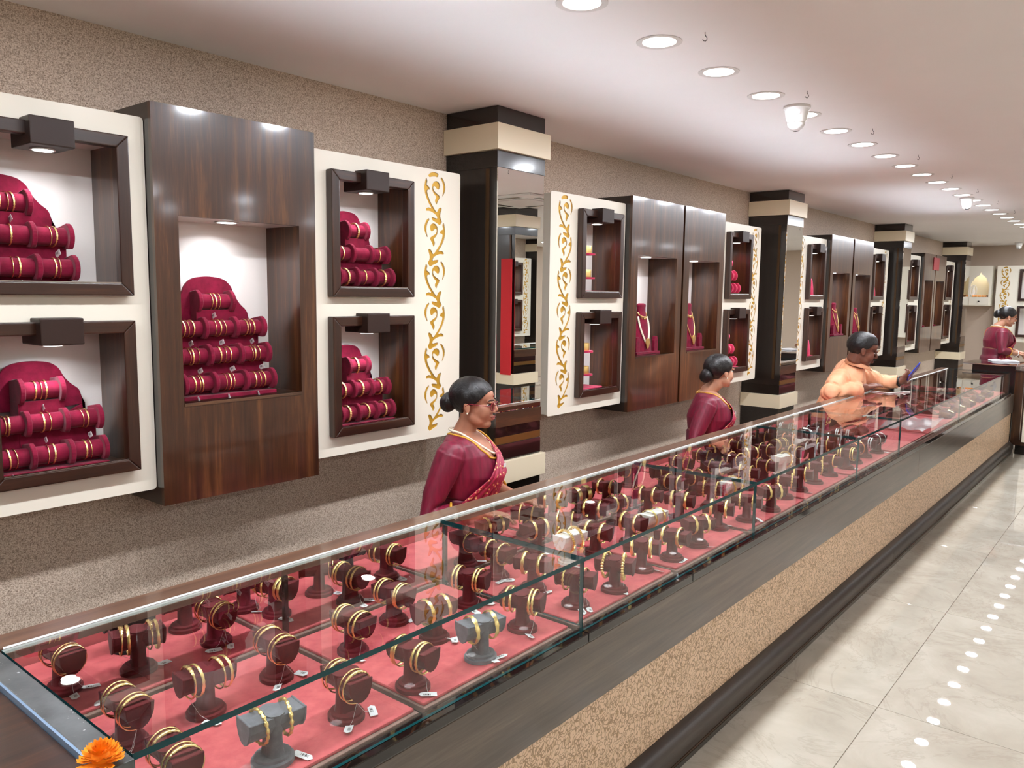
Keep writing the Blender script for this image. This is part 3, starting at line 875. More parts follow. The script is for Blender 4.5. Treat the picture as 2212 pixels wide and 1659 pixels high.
# stands half hidden under the rear ledge
STANDS += [(.905, 2.015, -10, 'k', 'none'), (1.06, 2.02, -8, 'm', 'none'), (1.24, 2.02, -12, 'm', 'thin2'), (1.62, 2.02, -8, 'k', 'none')]
tag_me = MB().prism([(-.020, -.0085), (.016, -.0085), (.0225, 0), (.016, .0085), (-.020, .0085)], 'z', 0, .0006).mesh('price_tag', 'price_tag_print')
rows = {'front': [], 'second': [], 'third': [], 'back': []}
for s in STANDS:
    y = s[1]
    rows['front' if y < 1.40 else 'second' if y < 1.655 else 'third' if y < 1.775 else 'back'].append(s)
n_bangles = 0
for row, items in rows.items():
    items.sort(key=lambda s: (s[0], s[1]))
    for k, (x, y, ang, c, sty) in enumerate(items):
        which = '%s row %s' % (row, ORD[k])
        st = tag(empty('bangle_stand', (x, y, PAD_Z + .0005), math.radians(ang)), '%s T-bar bangle stand in the counter, %s row, %s from near end' % (CN[c], row, ORD[k]), 'bangle stand', 'T-bar bangle stands in the counter')
        for nm, me in SM[c]: link(nm, me, st)
        rm = Matrix.Translation((x, y, PAD_Z + .0005)) @ Matrix.Rotation(math.radians(ang), 4, 'Z')
        first = None
        # count along the bar from its end nearer the camera
        lst = STYLE[sty]
        order = sorted(range(len(lst)), key=lambda i: (rm @ Vector((lst[i][0], 0, 0))).length)
        for pos, i in enumerate(order):
            off, kind = lst[i]
            R = {'chain': .0345, 'spike': .035, 'thin': .033, 'orn': .033, 'silver': .033, 'red': .0335}.get(kind, .0335)
            zc = .1035 - math.sqrt(max(R * R - .027 ** 2, 1e-5)) - .001
            b = link('bangle', HM[kind])
            b.matrix_world = rm @ Matrix.Translation((off, random.uniform(-.001, .001), zc)) @ Matrix.Rotation(random.uniform(-.12, .12), 4, 'Z') @ Matrix.Rotation(random.uniform(-.05, .05), 4, 'Y')
            tag(b, '%s, %s from the bar\'s near end, counter stand %s' % (HN[kind], ORD[pos], which), 'bangle', 'bangles on counter stands')
            n_bangles += 1
            if first is None: first = b
        # price tags tied to the first bangle, lying by the base
        if first is not None and (x < 3.3 or k % 3 == 0):
            mb_ = first.matrix_basis.copy()
            for q in range(2 if (x < 2.2 and k % 2 == 0) else 1):
                a = random.uniform(-2.2, -.2)
                ex, ey = x + .058 * math.cos(a), y + .056 * math.sin(a)
                ey = max(ey, 1.252)
                if row == 'second' or row == 'third': ey = min(ey, 1.735)
                tg = link('price_tag', tag_me, first)
                tg.matrix_parent_inverse = mb_.inverted()
                tg.location = (ex, ey, PAD_Z + .0045)
                tg.rotation_euler = (random.uniform(-.25, .25), random.uniform(-.2, .2), random.uniform(-PI, PI))
                if x < 2.1:
                    p0 = mb_ @ Vector((0, 0, -.035)); p2 = Vector((ex, ey, PAD_Z + .006))
                    pm = (p0 + p2) / 2 + Vector((0, 0, -.012))
                    th = MB().tube([p0, pm, p2], .00035, 4).build('tag_thread', 'white_plastic', first)
                    th.matrix_parent_inverse = mb_.inverted()

# loose round labels on the pads
for (x, y, lab) in ((.735, 1.790, 'white oval tag lying on pad at the near end of counter'),):
    o = MB().lathe([(.0, 0), (.018, 0), (.018, .001), (0, .001)], 24, (0, 0, 0), 1, .55).build('oval_tag', 'paper', loc=(x, y, PAD_Z + .001), rotz=.5)
    tag(o, lab, 'price tag')

# ------------------------------------------------------------------ far end of the counter: rolls, boxes, film
for k, (x, y, L, kind) in enumerate([(7.1 + .30 * i, yy, .42, j) for i in range(7) for j, yy in enumerate((1.55, 1.98))]):
    pts = []
    wv = tag(empty('bracelet_roll', (x, y, PAD_Z)), 'wavy maroon bracelet roll, %s from near end, %s pads of far counter' % (ORD[k // 2], 'front' if kind == 0 else 'rear'), 'display roll', 'wavy maroon bracelet rolls')
    m = MB()
    n = 30; pr = []
    h = L / 2 if kind == 0 else .11
    for i in range(n + 1):
        t = -h + 2 * h * i / n
        pr.append((t, .018 + .016 * math.sin(t * 52)))
    poly = [(-h, 0)] + pr + [(h, 0)]
    m.prism([(a, b) for a, b in poly], 'x', -.055, .055)
    m.build('roll_body', 'maroon_suede', wv, smooth=.9, loc=(0, 0, .001))
    if k % 2 == 0:
        br = MB().tube([(-.045 + .09 * i / 12, .06 + .004 * math.sin(i * 2.2), .044 + .003 * math.sin(i)) for i in range(13)], .003, 6).build('bracelet_chain', 'gold', loc=(x, y - .02, PAD_Z))
        tag(br, 'gold chain bracelet across the %s roll of the far front pads' % ORD[k // 2], 'bracelet', 'chain bracelets on the far rolls')
for i, (x, y) in enumerate(((7.0, 1.30), (7.42, 1.30), (7.85, 1.30), (8.3, 1.30), (8.75, 1.30))):
    bxr = tag(empty('pendant_box', (x, y, PAD_Z + .0005)), 'small maroon pendant box at the far counter front, %s from near end' % ORD[i], 'jewellery box', 'maroon pendant boxes at the far counter front')
    MB().prism([(-.035, 0), (.035, 0), (.035, .06), (-.035, .035)], 'x', -.13, .13).build('box_body', 'maroon_suede', bxr, bevel=.003)
    MB().prism([(-.03, 0), (.03, 0), (.0, -.05)], 'z', 0, .003).build('pendant', 'gold', bxr, loc=(0, -.0, .052)).rotation_euler = (.35, 0, 0)
flm = MB()
vs_ = []; fs_ = []
for i in range(17):
    for j in range(13):
        u, v = i / 16, j / 12
        vs_.append((5.95 + .75 * u, 1.25 + .30 * v, PAD_Z + .021 + .010 * math.sin(9 * u + 4 * v) + .008 * math.sin(17 * v - 6 * u)))
for i in range(16):
    for j in range(12): fs_.append((i * 13 + j, i * 13 + j + 1, (i + 1) * 13 + j + 1, (i + 1) * 13 + j))
flm.add(vs_, fs_)
tag(flm.build('plastic_sheet', 'plastic_film', smooth=0), 'crumpled pale plastic sheet on the pad near the far end', 'sheet')
for i, (x, y) in enumerate(((5.36, 1.86), (5.62, 1.86), (5.9, 1.88), (6.2, 1.86), (6.5, 1.88), (6.75, 1.86), (5.4, 1.62), (5.7, 1.60), (6.75, 1.62))):
    pd = tag(empty('ring_cushion', (x, y, PAD_Z + .0005)), 'maroon ring cushion beneath the man\'s arms, %s of nine' % ORD[i], 'ring cushion', 'maroon ring cushions under the leaning man')
    MB().prism([(-.05, 0), (.05, 0), (.05, .012), (.03, .035), (-.02, .045), (-.05, .02)], 'x', -.085, .085).build('cushion', 'maroon_suede', pd, bevel=.004)
    for q in range(4):
        MB().tube([(math.cos(a) * .010, 0, math.sin(a) * .010) for a in [2 * PI * z / 14 for z in range(14)]], .0016, 6, closed=True).build('ring', 'gold' if q % 2 else 'silver', pd, smooth=0, loc=(-.06 + .04 * q, -.004, .046))
# ================================================================== displays on the wall
BR_R = .0315
brace_me = {
 'a': hoop(BR_R, lambda t: (.0026 + .0008 * math.sin(20 * t), .0014, 0), 48, 6).mesh('bracelet', 'gold_engraved', smooth=.8),
 'b': hoop(BR_R, lambda t: (.0018, .0015, 0), 40, 6).mesh('bracelet', 'gold', smooth=0),
 'c': hoop(BR_R + .003, lambda t: (.0048 + .0012 * math.sin(24 * t), .0032 + .001 * math.sin(24 * t), 0), 96, 6).mesh('bracelet', 'gold_engraved', smooth=.9),
}
def tiered_display(x, z, width, rows, label, short, per_bar, kinds='ab', y_back=2.815, mat='maroon_velvet', tags=0):
    """rows: bars in each row from the bottom up; stands on a shelf at height z"""
    t = tag(empty('tiered_bangle_display', (x, y_back, z + .001)), label, 'bangle display', 'maroon tiered bangle displays')
    nr = len(rows); pitch = .098; dep = .165
    MB().box(-width / 2, width / 2, -dep, 0, 0, .014).build('base_board', mat, t, bevel=.002)
    zt = .03 + pitch * nr
    w2 = width / 2
    # scalloped back board
    pts = [(-w2 * .98, .014), (w2 * .98, .014)]
    half = [(.98, zt * .56), (.90, zt * .66), (.86, zt * .74), (.70, zt * .80), (.58, zt * .88), (.50, zt * .97), (.34, zt * 1.03), (0, zt * 1.05)]
    pts += [(w2 * a, b) for a, b in half] + [(-w2 * a, b) for a, b in half[-2::-1]]
    MB().prism(pts[:2] + chaikin(pts[2:], 2), 'y', -.016, -.004).build('back_board', mat, t, bevel=.003)
    cnt = 0
    for r, nb in enumerate(rows):
        zc = .014 + .040 + pitch * r
        yc = -dep + .036 + .030 * r
        wr = width if nb >= 3 else width * (.66 if nb == 2 else .40)
        seg = wr / nb
        # support behind the bars
        MB().box(-wr / 2 + .006, wr / 2 - .006, yc + .012, -.018, .015, zc + .004).build('row_support', mat, t)
        # tongue shaped dividers
        for i in range(nb + 1):
            xx = -wr / 2 + seg * i
            xx = min(max(xx, -wr / 2 + .008), wr / 2 - .008)
            pr = [(yc + .05, zc - .035)]
            pr += [(yc - .046 * math.cos(a) - .001, zc + .045 * math.sin(a)) for a in [(-.95 + 2.2 * q / 9) for q in range(10)]]
            pr += [(yc + .05, zc + .032)]
            MB().prism(pr, 'x', xx - .0075, xx + .0075).build('divider', mat, t, bevel=.002, seg=1)
        for i in range(nb):
            cx = -wr / 2 + seg * (i + .5)
            L = seg / 2 - .0085
            MB().tube([(cx - L, yc, zc), (cx + L, yc, zc)], .0285, 20).build('bar', mat, t, smooth=.9)
            n = per_bar[r][i]
            for q in range(n):
                k = kinds[(q + i + r) % len(kinds)]
                b = link('bracelet', brace_me[k])
                b.location = (x + cx + (q - (n - 1) / 2) * .017 + random.uniform(-.002, .002), y_back + yc, z + .001 + zc)
                b.rotation_euler = (0, random.uniform(-.06, .06), random.uniform(-.10, .10))
                b['_k'] = (r, cnt); cnt += 1
                tag(b, '', 'bracelet', 'bracelets on the wall displays')
                b['_disp'] = short
        if nb == 1: MB().box(-wr / 2, wr / 2, yc - .02, -.02, .014, zc - .03).build('upright', mat, t)
    bs = [o for o in bpy.data.objects if o.get('_disp') == short]
    byrow = {}
    for o in bs: byrow.setdefault(o['_k'][0], []).append(o)
    for r, os_ in byrow.items():
        os_.sort(key=lambda o: o.location.x)
        for i, o in enumerate(os_):
            o['label'] = '%s gold bracelet from left, %s row up, %s' % (ORD[i], ORD[r], short)
            if tags and (i + r) % 3 == 0:
                tg = link('price_tag', tag_me, o)
                tg.location = (.002, -.030, -.052); tg.rotation_euler = (1.35, .3, 1.4)
    for o in bs:
        del o['_k']; del o['_disp']
    return t
tiered_display(.915, 1.603, .345, [3, 3, 1], 'maroon velvet tiered bangle display in the upper left-edge niche', 'upper left-edge niche display', [[2, 2, 2], [3, 1, 2], [3]], tags=1)
tiered_display(.985, 1.024, .335, [3, 3, 1], 'maroon velvet tiered bangle display in the lower left-edge niche', 'lower left-edge niche display', [[2, 2, 2], [2, 2, 2], [3]], tags=1)
tiered_display(1.605, 1.205, .375, [3, 3, 3, 1], 'four-row maroon velvet bangle display in the wide walnut cabinet', 'display in wide walnut cabinet', [[3, 3, 3], [3, 3, 3], [3, 3, 3], [3]], tags=1)
tiered_display(2.255, 1.603, .300, [3, 3, 1], 'maroon velvet bangle display in the upper niche by the near column', 'upper display by near column', [[1, 1, 1], [1, 0, 1], [1]], 'ca')
tiered_display(2.255, 1.024, .300, [3, 3, 1], 'maroon velvet bangle display in the lower niche by the near column', 'lower display by near column', [[1, 1, 1], [1, 1, 1], [1]], 'c')
tiered_display(5.965, 1.603, .24, [2, 2, 1], 'pink and maroon bangle display above the woman looking away', 'display above woman looking away', [[1, 1], [1, 1], [0]], 'a', mat='pink_velvet')
tiered_display(5.965, 1.024, .24, [2, 2, 1], 'pink bangle display beside the head of the woman looking away', 'display beside woman looking away', [[1, 1], [1, 1], [0]], 'a', mat='pink_velvet')

def cuff_display(x, z, label, ln):
    t = tag(empty('cuff_display', (x, 2.80, z + .001)), label, 'cuff display', 'pink two-shelf cuff displays')
    MB().box(-.11, .11, -.14, .01, 0, .016).build('base_board', 'pink_velvet', t, bevel=.003)
    outline = [(-.05, .016), (.05, .016), (.07, .06), (.055, .10), (.085, .15), (.06, .20), (.075, .26), (.05, .33), (.02, .30), (-.01, .345), (-.04, .30), (-.075, .32), (-.06, .24), (-.085, .18), (-.06, .12), (-.075, .07)]
    MB().prism(outline, 'y', -.02, .0).build('back_board', 'pink_velvet', t, bevel=.003)
    for k, zz in enumerate((.085, .225)):
        MB().lathe([(0, 0), (.055, 0), (.055, .010), (0, .010)], 24, (0, -.075, zz)).build('shelf', 'pink_velvet', t, smooth=.6)
        c = link('gold_cuff', cuff_me); c.location = (x, 2.80 - .075, z + zz + .0115)
        tag(c, ('lower' if k == 0 else 'upper') + ' wide gold cuff ' + ln, 'cuff', 'gold cuffs on pink shelves')
cuff_me = MB().tube([(math.cos(a) * .032, math.sin(a) * .032, .022) for a in [2 * PI * i / 32 for i in range(32)]], [(.0225, .0013)] * 32, 8, closed=True, lateral=(0, 0, 1)).mesh('gold_cuff', 'gold_engraved', smooth=.8)
cuff_display(4.00, 1.603, 'pink velvet two-shelf cuff display in the upper niche right of the near column', 'on the upper-niche pink display')
cuff_display(4.00, 1.024, 'pink velvet two-shelf cuff display in the lower niche right of the near column', 'on the lower-niche pink display')

def necklace_bust(x, z, label, h=.34, neck=None, lobes=True, mat='maroon_velvet', nlab=None, y=2.745):
    s = h / .34
    t = tag(empty('necklace_bust', (x, y, z + .001)), label, 'necklace bust', 'velvet necklace busts')
    prof = [(.100, .012), (.098, .05), (.090, .10), (.076, .15), (.060, .20), (.047, .235), (.039, .265), (.038, .29), (.041, .305), (.036, .315), (.02, .318)]
    MB().box(-.145 * s, .145 * s, -.065 * s, .05 * s, 0, .016).build('base_board', mat, t, bevel=.003)
    MB().lathe([(r * s, zz * s) for r, zz in prof], 32, (0, 0, 0), 1.18, .46).build('bust', mat, t, smooth=1.2)
    if lobes:
        for sx in (-1, 1):
            MB().prism([(-.025, 0), (.025, 0), (.025, .07), (.012, .10), (-.012, .10), (-.025, .07)], 'y', -.012, .012).build('lobe', mat, t, bevel=.004, loc=(sx * .112 * s, -.042 * s, .016))
    if neck:
        def surf(th, zz):
            r = np.interp(zz, [p[1] for p in prof], [p[0] for p in prof])
            return Vector((r * s * 1.18 * math.sin(th), -r * s * .46 * math.cos(th) - .004, zz * s))
        nk = tag(empty('necklace', (x, y, z + .001)), nlab, 'necklace')
        pts = [surf(-1.5 + 3.0 * i / 20, .262 - .030 * math.cos((-1.5 + 3.0 * i / 20))) for i in range(21)]
        MB().tube(pts, .004, 6).build('collar', 'gold_engraved', nk, smooth=0)
        for i in range(5, 16, 2):
            p = pts[i]; MB().ell((p.x, p.y - .003, p.z - .012), (.004, .003, .009), 8, 6).build('drop', 'gold', nk, smooth=0)
        mt = 'pearl' if neck == 'pearl' else 'gold_engraved'
        for sx in (-1, 1):
            pts = [surf(sx * (1.25 - 1.15 * (i / 24) ** .8), .235 - .165 * (i / 24)) for i in range(25)]
            if neck == 'pearl':
                for q in (-.005, .005):
                    MB().tube([p + Vector((q, 0, 0)) for p in pts], .004, 6).build('pearl_strand', mt, nk, smooth=0)
            else:
                MB().tube(pts, [.0032 + .0010 * (i % 2) for i in range(25)], 6).build('chain', mt, nk, smooth=0)
        p = surf(0, .07)
        MB().prism([(-.016, .025), (0, .034), (.016, .025), (.024, .0), (.012, -.03), (0, -.042), (-.012, -.03), (-.024, 0)], 'y', -.008, 0).build('pendant', 'gold_engraved', nk, bevel=.002, loc=(p.x, p.y - .004, p.z))
    return t
necklace_bust(4.695, 1.205, 'tall maroon velvet bust wearing a pearl-strand necklace', .36, 'pearl', nlab='pearl-strand necklace with gold pendant on the left maroon bust')
necklace_bust(5.36, 1.205, 'tall maroon velvet bust wearing a long gold pendant necklace', .36, 'gold', nlab='long gold necklace with leaf pendant on the right maroon bust')
necklace_bust(8.50, 1.205, 'maroon velvet bust with gold necklace left of the man in peach', .36, 'gold', nlab='gold double necklace on the bust left of the man', y=2.70)
necklace_bust(9.23, 1.205, 'slim maroon bust with gold pendant directly above the man', .30, 'gold', lobes=False, nlab='gold pendant necklace on the bust above the man', y=2.70)
CONES = [(7.72, 1.603, .17, 'small pink bust in upper niche right of the second column'), (7.72, 1.024, .16, 'small pink bust in lower niche right of the second column'),
 (9.80, 1.603, .15, 'small pink bust in upper niche left of the third column'), (9.80, 1.024, .15, 'small pink bust in lower niche behind the man in peach'),
 (11.42, 1.603, .12, 'small maroon bust in upper niche right of third column'), (11.42, 1.024, .12, 'small maroon bust in lower niche right of third column'),
 (12.19, 1.205, .20, 'small maroon bust in far walnut cabinet left of red sign'), (12.87, 1.205, .20, 'small maroon bust in far walnut cabinet right of red sign'),
 (13.54, 1.603, .12, 'small maroon bust in upper niche by the farthest column'), (13.54, 1.024, .12, 'small maroon bust in lower niche by the farthest column')]
for x, z, h, lab in CONES:
    t = tag(empty('small_bust', (x + .085, 2.705, z + .001)), lab, 'necklace bust', 'small velvet busts')
    mt = 'pink_velvet' if 'pink' in lab else 'maroon_velvet'
    MB().lathe([(.055, 0), (.055, .012), (.047, .014)], 24).build('foot', mt, t, smooth=.6)
    MB().lathe([(.044, .013), (.040, h * .4), (.028, h * .75), (.019, h * .93), (.010, h)], 24, (0, 0, 0), 1, .6).build('bust', mt, t, smooth=1.2)

tag(MB().box(12.37, 12.70, 2.604, 2.611, 1.99, 2.165).build('red_sign', 'dull_red', bevel=.001), 'small red sign on the gap between two far walnut cabinets', 'sign')

# ================================================================== ceiling fittings
ring_me = MB().lathe([(.060, 0), (.060, -.002), (.072, -.004), (.080, -.0025), (.080, 0)], 40).mesh('trim_ring', 'steel_trim', smooth=.8)
lens_me = MB().lathe([(0.001, -.0005), (.0585, -.0005), (.0585, -.002), (0.001, -.0025)], 40).mesh('lens', 'lamp_lens', smooth=.6)
def downlight(x, y, watts, label, group):
    t = tag(empty('ceiling_downlight', (x, y, CEIL_Z - .0005)), label, 'downlight', group)
    link('trim_ring', ring_me, t); link('lens', lens_me, t)
    disk_light('downlight_lamp', (0, 0, -.006), .055, watts, t, 180)
for n in range(-7, 27):
    x = 2.092 + .4764 * n
    if n >= 0: downlight(x, 1.462, CEIL_W, 'round ceiling downlight, %s in the row from the camera' % ORD[n], 'row of ceiling downlights above the counter')
    else: downlight(x, 1.462, CEIL_W, 'round ceiling downlight above and behind the camera', 'ceiling downlights outside the picture')
for n in range(17):
    for y in (-1.9, -3.4):
        downlight(-1.2 + .95 * n, y, AISLE_W, 'round ceiling downlight over the customers\' side of shop', 'ceiling downlights over the customers\' side')
hook_me = MB().tube([(0, 0, .0), (0, 0, -.010), (.004, 0, -.018), (.010, 0, -.026), (.010, 0, -.034), (.004, 0, -.041), (-.005, 0, -.040), (-.010, 0, -.033)], .0016, 6).mesh('ceiling_hook', 'hook_wire', smooth=0)
for n in range(9):
    h = link('ceiling_hook', hook_me, None, (2.567 + .976 * n, 1.288, CEIL_Z - .0005), -.884)
    h.scale = (.72, .72, .72)
    tag(h, 'small dark ceiling hook, %s from the camera' % ORD[n], 'hook', 'small ceiling hooks')
def cctv(x, y, look, label, s=1.0):
    t = tag(empty('security_camera', (x, y, CEIL_Z - .0005), look), label, 'security camera', 'white ceiling security cameras')
    MB().lathe([(.060 * s, 0), (.062 * s, -.012 * s), (.054 * s, -.018 * s), (.046 * s, -.062 * s), (.040 * s, -.074 * s)], 32).build('housing', 'white_plastic', t, smooth=.8)
    MB().ell((.006 * s, 0, -.076 * s), (.040 * s, .040 * s, .034 * s), 24, 12).build('dome', 'white_plastic', t, smooth=0)
    ln = MB().lathe([(.020 * s, 0), (.022 * s, .004 * s), (.017 * s, .006 * s)], 24).build('lens_ring', 'black_plastic', t, smooth=.6, loc=(.030 * s, 0, -.090 * s))
    ln.rotation_euler = (0, 2.15, 0)
    MB().box(-.0008, .0008, -.014, .014, -.010, .010).build('rating_sticker', 'price_tag_print', t, loc=(-.052 * s, 0, -.035 * s)).rotation_euler = (0, .15, 0)
cctv(3.80, 1.425, .35, 'white dome security camera on ceiling nearest the picture, seen from behind', 1.0)
cctv(8.05, 1.47, -2.7, 'white dome security camera with black lens facing us, further along ceiling', .95)
cctv(14.7, 1.92, -2.7, 'white dome security camera on ceiling near the far wall', .95)

# four-way air conditioner in the ceiling of the customers' side
ac = tag(empty('ceiling_air_conditioner', (6.05, .20, CEIL_Z - .0005)), 'square white ceiling air conditioner seen in the near column mirror', 'air conditioner')
MB().prism([(-.42, -.42), (.42, -.42), (.42, .42), (-.42, .42)], 'z', -.022, 0).build('panel', 'white_plastic', ac, bevel=.008)
MB().box(-.24, .24, -.24, .24, -.030, -.0225).build('grille', 'steel_trim', ac, bevel=.004)
for sx, sy in ((1, 0), (-1, 0), (0, 1), (0, -1)):
    lx, ly = (.03, .22) if sx else (.22, .03)
    MB().box(sx * .33 - lx, sx * .33 + lx, sy * .33 - ly, sy * .33 + ly, -.0235, -.0222).build('slot', 'black_plastic', ac)

# ================================================================== far end of the shop
ec = tag(empty('end_counter', (0, 0, 0)), 'wooden end counter with carved cream panel crossing the far end of shop', 'counter')
MB().box(9.62, 10.30, -1.6, 1.19, .10, .862).build('carcass', 'walnut', ec, bevel=.003)
MB().box(9.66, 10.26, -1.6, 1.15, 0, .10).build('foot', 'black_lacquer', ec)
MB().box(9.60, 10.32, -1.6, 1.195, .864, .880).build('top_board', 'walnut_x', ec, bevel=.003)
cp = empty('carved_front', (9.604, 1.09, 0), -PI / 2, ec)
plate('carved_board', rect(0, .62, .14, .80), scroll_holes(.15, .78, 3, .0009, .00042, .205) + scroll_holes(.45, .78, 3, .0009, .00042, .205), .002, .009, 'cream', cp)
MB().box(0, .62, .010, .014, .14, .80).build('backing', 'steel_trim', cp)
MB().box(9.612, 9.619, 1.105, 1.112, .16, .80).build('front_strip', 'chrome', ec)
sl = tag(empty('raised_glass_top', (0, 0, 0)), 'raised glass writing top on brass posts in front of the far woman', 'counter top')
m = MB().box(9.52, 10.16, .10, 1.66, .921, .931); m.mi = [0, 0, 1, 1, 1, 1]
m.build('glass_slab', ['tablet_black', 'chrome'], sl)
for x, y in ((9.66, 1.10), (9.66, .55), (10.1, 1.10), (10.1, .55), (10.0, 1.10)):
    MB().lathe([(.018, 0), (.018, .041)], 16, (x, y, .880)).build('post', 'bronze_strip', sl, smooth=.6)
MB().box(9.70, 10.05, 1.205, 1.60, 0, .920).build('under_cabinet', 'black_wood', sl)
lg = tag(empty('open_ledger', (10.02, 1.36, .9325), .35), 'open white ledger under the far woman\'s hands', 'book')
for sg in (-1, 1):
    MB().prism([(0, 0), (sg * .13, 0), (sg * .13, .010), (sg * .06, .017), (0, .012)], 'x', -.10, .10).build('page_block', 'paper', lg, bevel=.001)

# shrine niche on the far wall
sh = tag(empty('wall_shrine', (15.12, 2.64, 0), -PI / 2), 'cream wall shrine with a pointed arch and drawer on the far wall', 'shrine')
arch = [(.035, 1.63), (.295, 1.63), (.300, 1.84)]
arch += [(.285, 1.875), (.262, 1.895), (.255, 1.93), (.222, 1.965), (.185, 1.985), (.165, 2.03), (.145, 1.985), (.108, 1.965), (.075, 1.93), (.068, 1.895), (.045, 1.875), (.030, 1.84)]
plate('front_board', rect(0, .33, 1.49, 2.14), [arch], 0, .014, 'cream', sh)
MB().box(0, .012, .014, .275, 1.49, 2.14).build('side_board', 'cream', sh)
MB().box(.318, .33, .014, .275, 1.49, 2.14).build('side_board', 'cream', sh)
MB().box(.012, .318, .014, .275, 2.128, 2.14).build('top_board', 'cream', sh)
MB().box(.012, .318, .014, .275, 1.490, 1.502).build('bottom_board', 'cream', sh)
MB().box(.012, .318, .262, .275, 1.502, 2.128).build('back_board', 'cream', sh)
MB().box(.012, .318, .014, .262, 1.618, 1.628).build('shelf', 'cream', sh)
dr = MB().box(.02, .31, -.008, 0, 1.505, 1.612).build('drawer', 'cream', sh, bevel=.002)
MB().ell((.165, -.02, 1.56), (.016, .012, .010), 12, 8).build('knob', 'black_plastic', dr, smooth=0)
disk_light('shrine_lamp', (.165, .13, 2.12), .03, 0.9, sh, 160, color=(1, .86, .6))
idol = tag(empty('shrine_figurine', (15.26, 2.585, 1.629)), 'small white garlanded figurine in the far wall shrine', 'figurine')
MB().lathe([(.030, 0), (.030, .03), (.022, .04), (.026, .08), (.018, .13), (.012, .14), (.016, .16), (.010, .18)], 18).build('figure', 'white_ceramic', idol, smooth=.9)
MB().tube([(-.01, .045 * math.sin(a), .11 + .085 * math.cos(a)) for a in [2 * PI * i / 28 for i in range(28)]], .009, 8, closed=True).build('garland', 'white_ceramic', idol, smooth=0)
for i in range(9):
    f = MB().ell((0, 0, .016), (.017, .017, .013), 10, 6).build('marigold_bloom', 'flower_orange', smooth=0, loc=(15.19 + .03 * (i % 2), 2.575 - .026 * i, 1.629))
    tag(f, 'orange marigold bloom on the shrine shelf, %s from the left' % ORD[i], 'flower', 'orange blooms on the shrine shelf')
tag(MB().lathe([(.02, 0), (.035, .012), (.037, .03), (.03, .03)], 16, (15.17, 2.345, 1.629)).build('oil_lamp', 'bronze_strip', smooth=.8), 'small dark brass lamp at the right of the shrine shelf', 'lamp')
# cream panel and frames on the far wall
fp = tag(empty('cream_wall_panel', (15.20, 2.254, 0), -PI / 2), 'cream wall panel with gold scrolls on the far end wall', 'wall panel', 'cream display wall panels')
plate('board', rrect(0, 1.25, .912, 2.14), [rect(.34, .76, 1.60, 2.06), rect(.34, .76, 1.02, 1.48)] + scroll_holes(.125, 2.125), 0, .008, 'cream', fp)
MB().box(.045, .205, .009, .014, .917, 2.13).build('gold_backing', 'gold_paint', fp)
MB().box(0.004, .014, .008, .198, .92, 2.13).build('side_board', 'cream', fp)
MB().box(.32, 1.2, .17, .19, .95, 2.1).build('niche_back', 'niche_back', fp)
for up in (1, 0):
    z0, z1 = (1.575, 2.083) if up else (.996, 1.495)
    t = tag(empty('framed_niche', (15.20, 2.254, 0), -PI / 2), '%s dark framed niche on the far end wall' % ('upper' if up else 'lower'), 'display niche', 'framed walnut niches')
    x0, x1, q = .32, .78, .04
    for poly in ([(x0, z1), (x1, z1), (x1 - q, z1 - q), (x0 + q, z1 - q)], [(x0, z0), (x0 + q, z0 + q), (x1 - q, z0 + q), (x1, z0)], [(x0, z0), (x0, z1), (x0 + q, z1 - q), (x0 + q, z0 + q)], [(x1, z0), (x1 - q, z0 + q), (x1 - q, z1 - q), (x1, z1)]):
        MB().prism(poly, 'y', -.04, -.001).build('frame_bar', 'walnut_frame', t, bevel=.003)

# ================================================================== loose things on the near counter
mg = tag(empty('marigold', (.492, 1.208, .8748)), 'orange marigold flower lying on the near corner of the counter', 'flower')
pm = MB()
rnd = random.Random(3)
for ring, (nn, rr, zz, ln, up) in enumerate(((16, .010, .008, .024, .10), (16, .009, .014, .021, .45), (14, .007, .019, .018, .8), (11, .005, .023, .014, 1.1), (8, .003, .026, .010, 1.35))):
    for i in range(nn):
        a = 2 * PI * (i + .5 * (ring % 2)) / nn + rnd.uniform(-.1, .1)
        u = up + rnd.uniform(-.15, .15); w = .0055 + rnd.uniform(0, .002)
        ca, sa = math.cos(a), math.sin(a)
        def P(l, s, h=0):
            r = rr + l * math.cos(u)
            return (r * ca - s * sa, r * sa + s * ca, zz + l * math.sin(u) + h)
        vs_ = [P(0, -.002), P(0, .002), P(ln * .6, w), P(ln, w * .7, .002), P(ln * .93, 0, -.001), P(ln, -w * .7, .002), P(ln * .6, -w), P(ln * .6, 0, -.002)]
        pm.add(vs_, [(0, 1, 2, 7), (7, 2, 3, 4), (7, 4, 5, 6), (0, 7, 6)])
pm.build('petals', 'flower_orange', mg, smooth=0)
MB().ell((0, 0, .012), (.014, .014, .012), 14, 8).build('flower_base', 'flower_orange', mg, smooth=0)

# ================================================================== people
def fuse(mb, name, mats, voxel, smooth=4, factor=.5):
    """voxel-fuse overlapping closed shapes into one continuous surface"""
    me = mb.mesh(name, mats if isinstance(mats, (list, tuple)) else [mats])
    tmp = bpy.data.objects.new('tmp', me)
    r = tmp.modifiers.new('r', 'REMESH'); r.mode = 'VOXEL'; r.voxel_size = voxel; r.use_smooth_shade = True
    if smooth:
        s = tmp.modifiers.new('s', 'SMOOTH'); s.factor = factor; s.iterations = smooth
    out = evaluated_mesh(tmp)
    out.name = name
    for p in out.polygons: p.use_smooth = True
    return out

def Rot(yaw=0, pitch=0, roll=0):
    """yaw left +, pitch down +, roll"""
    return Matrix.Rotation(yaw, 3, 'Z') @ Matrix.Rotation(pitch, 3, 'Y') @ Matrix.Rotation(roll, 3, 'X')

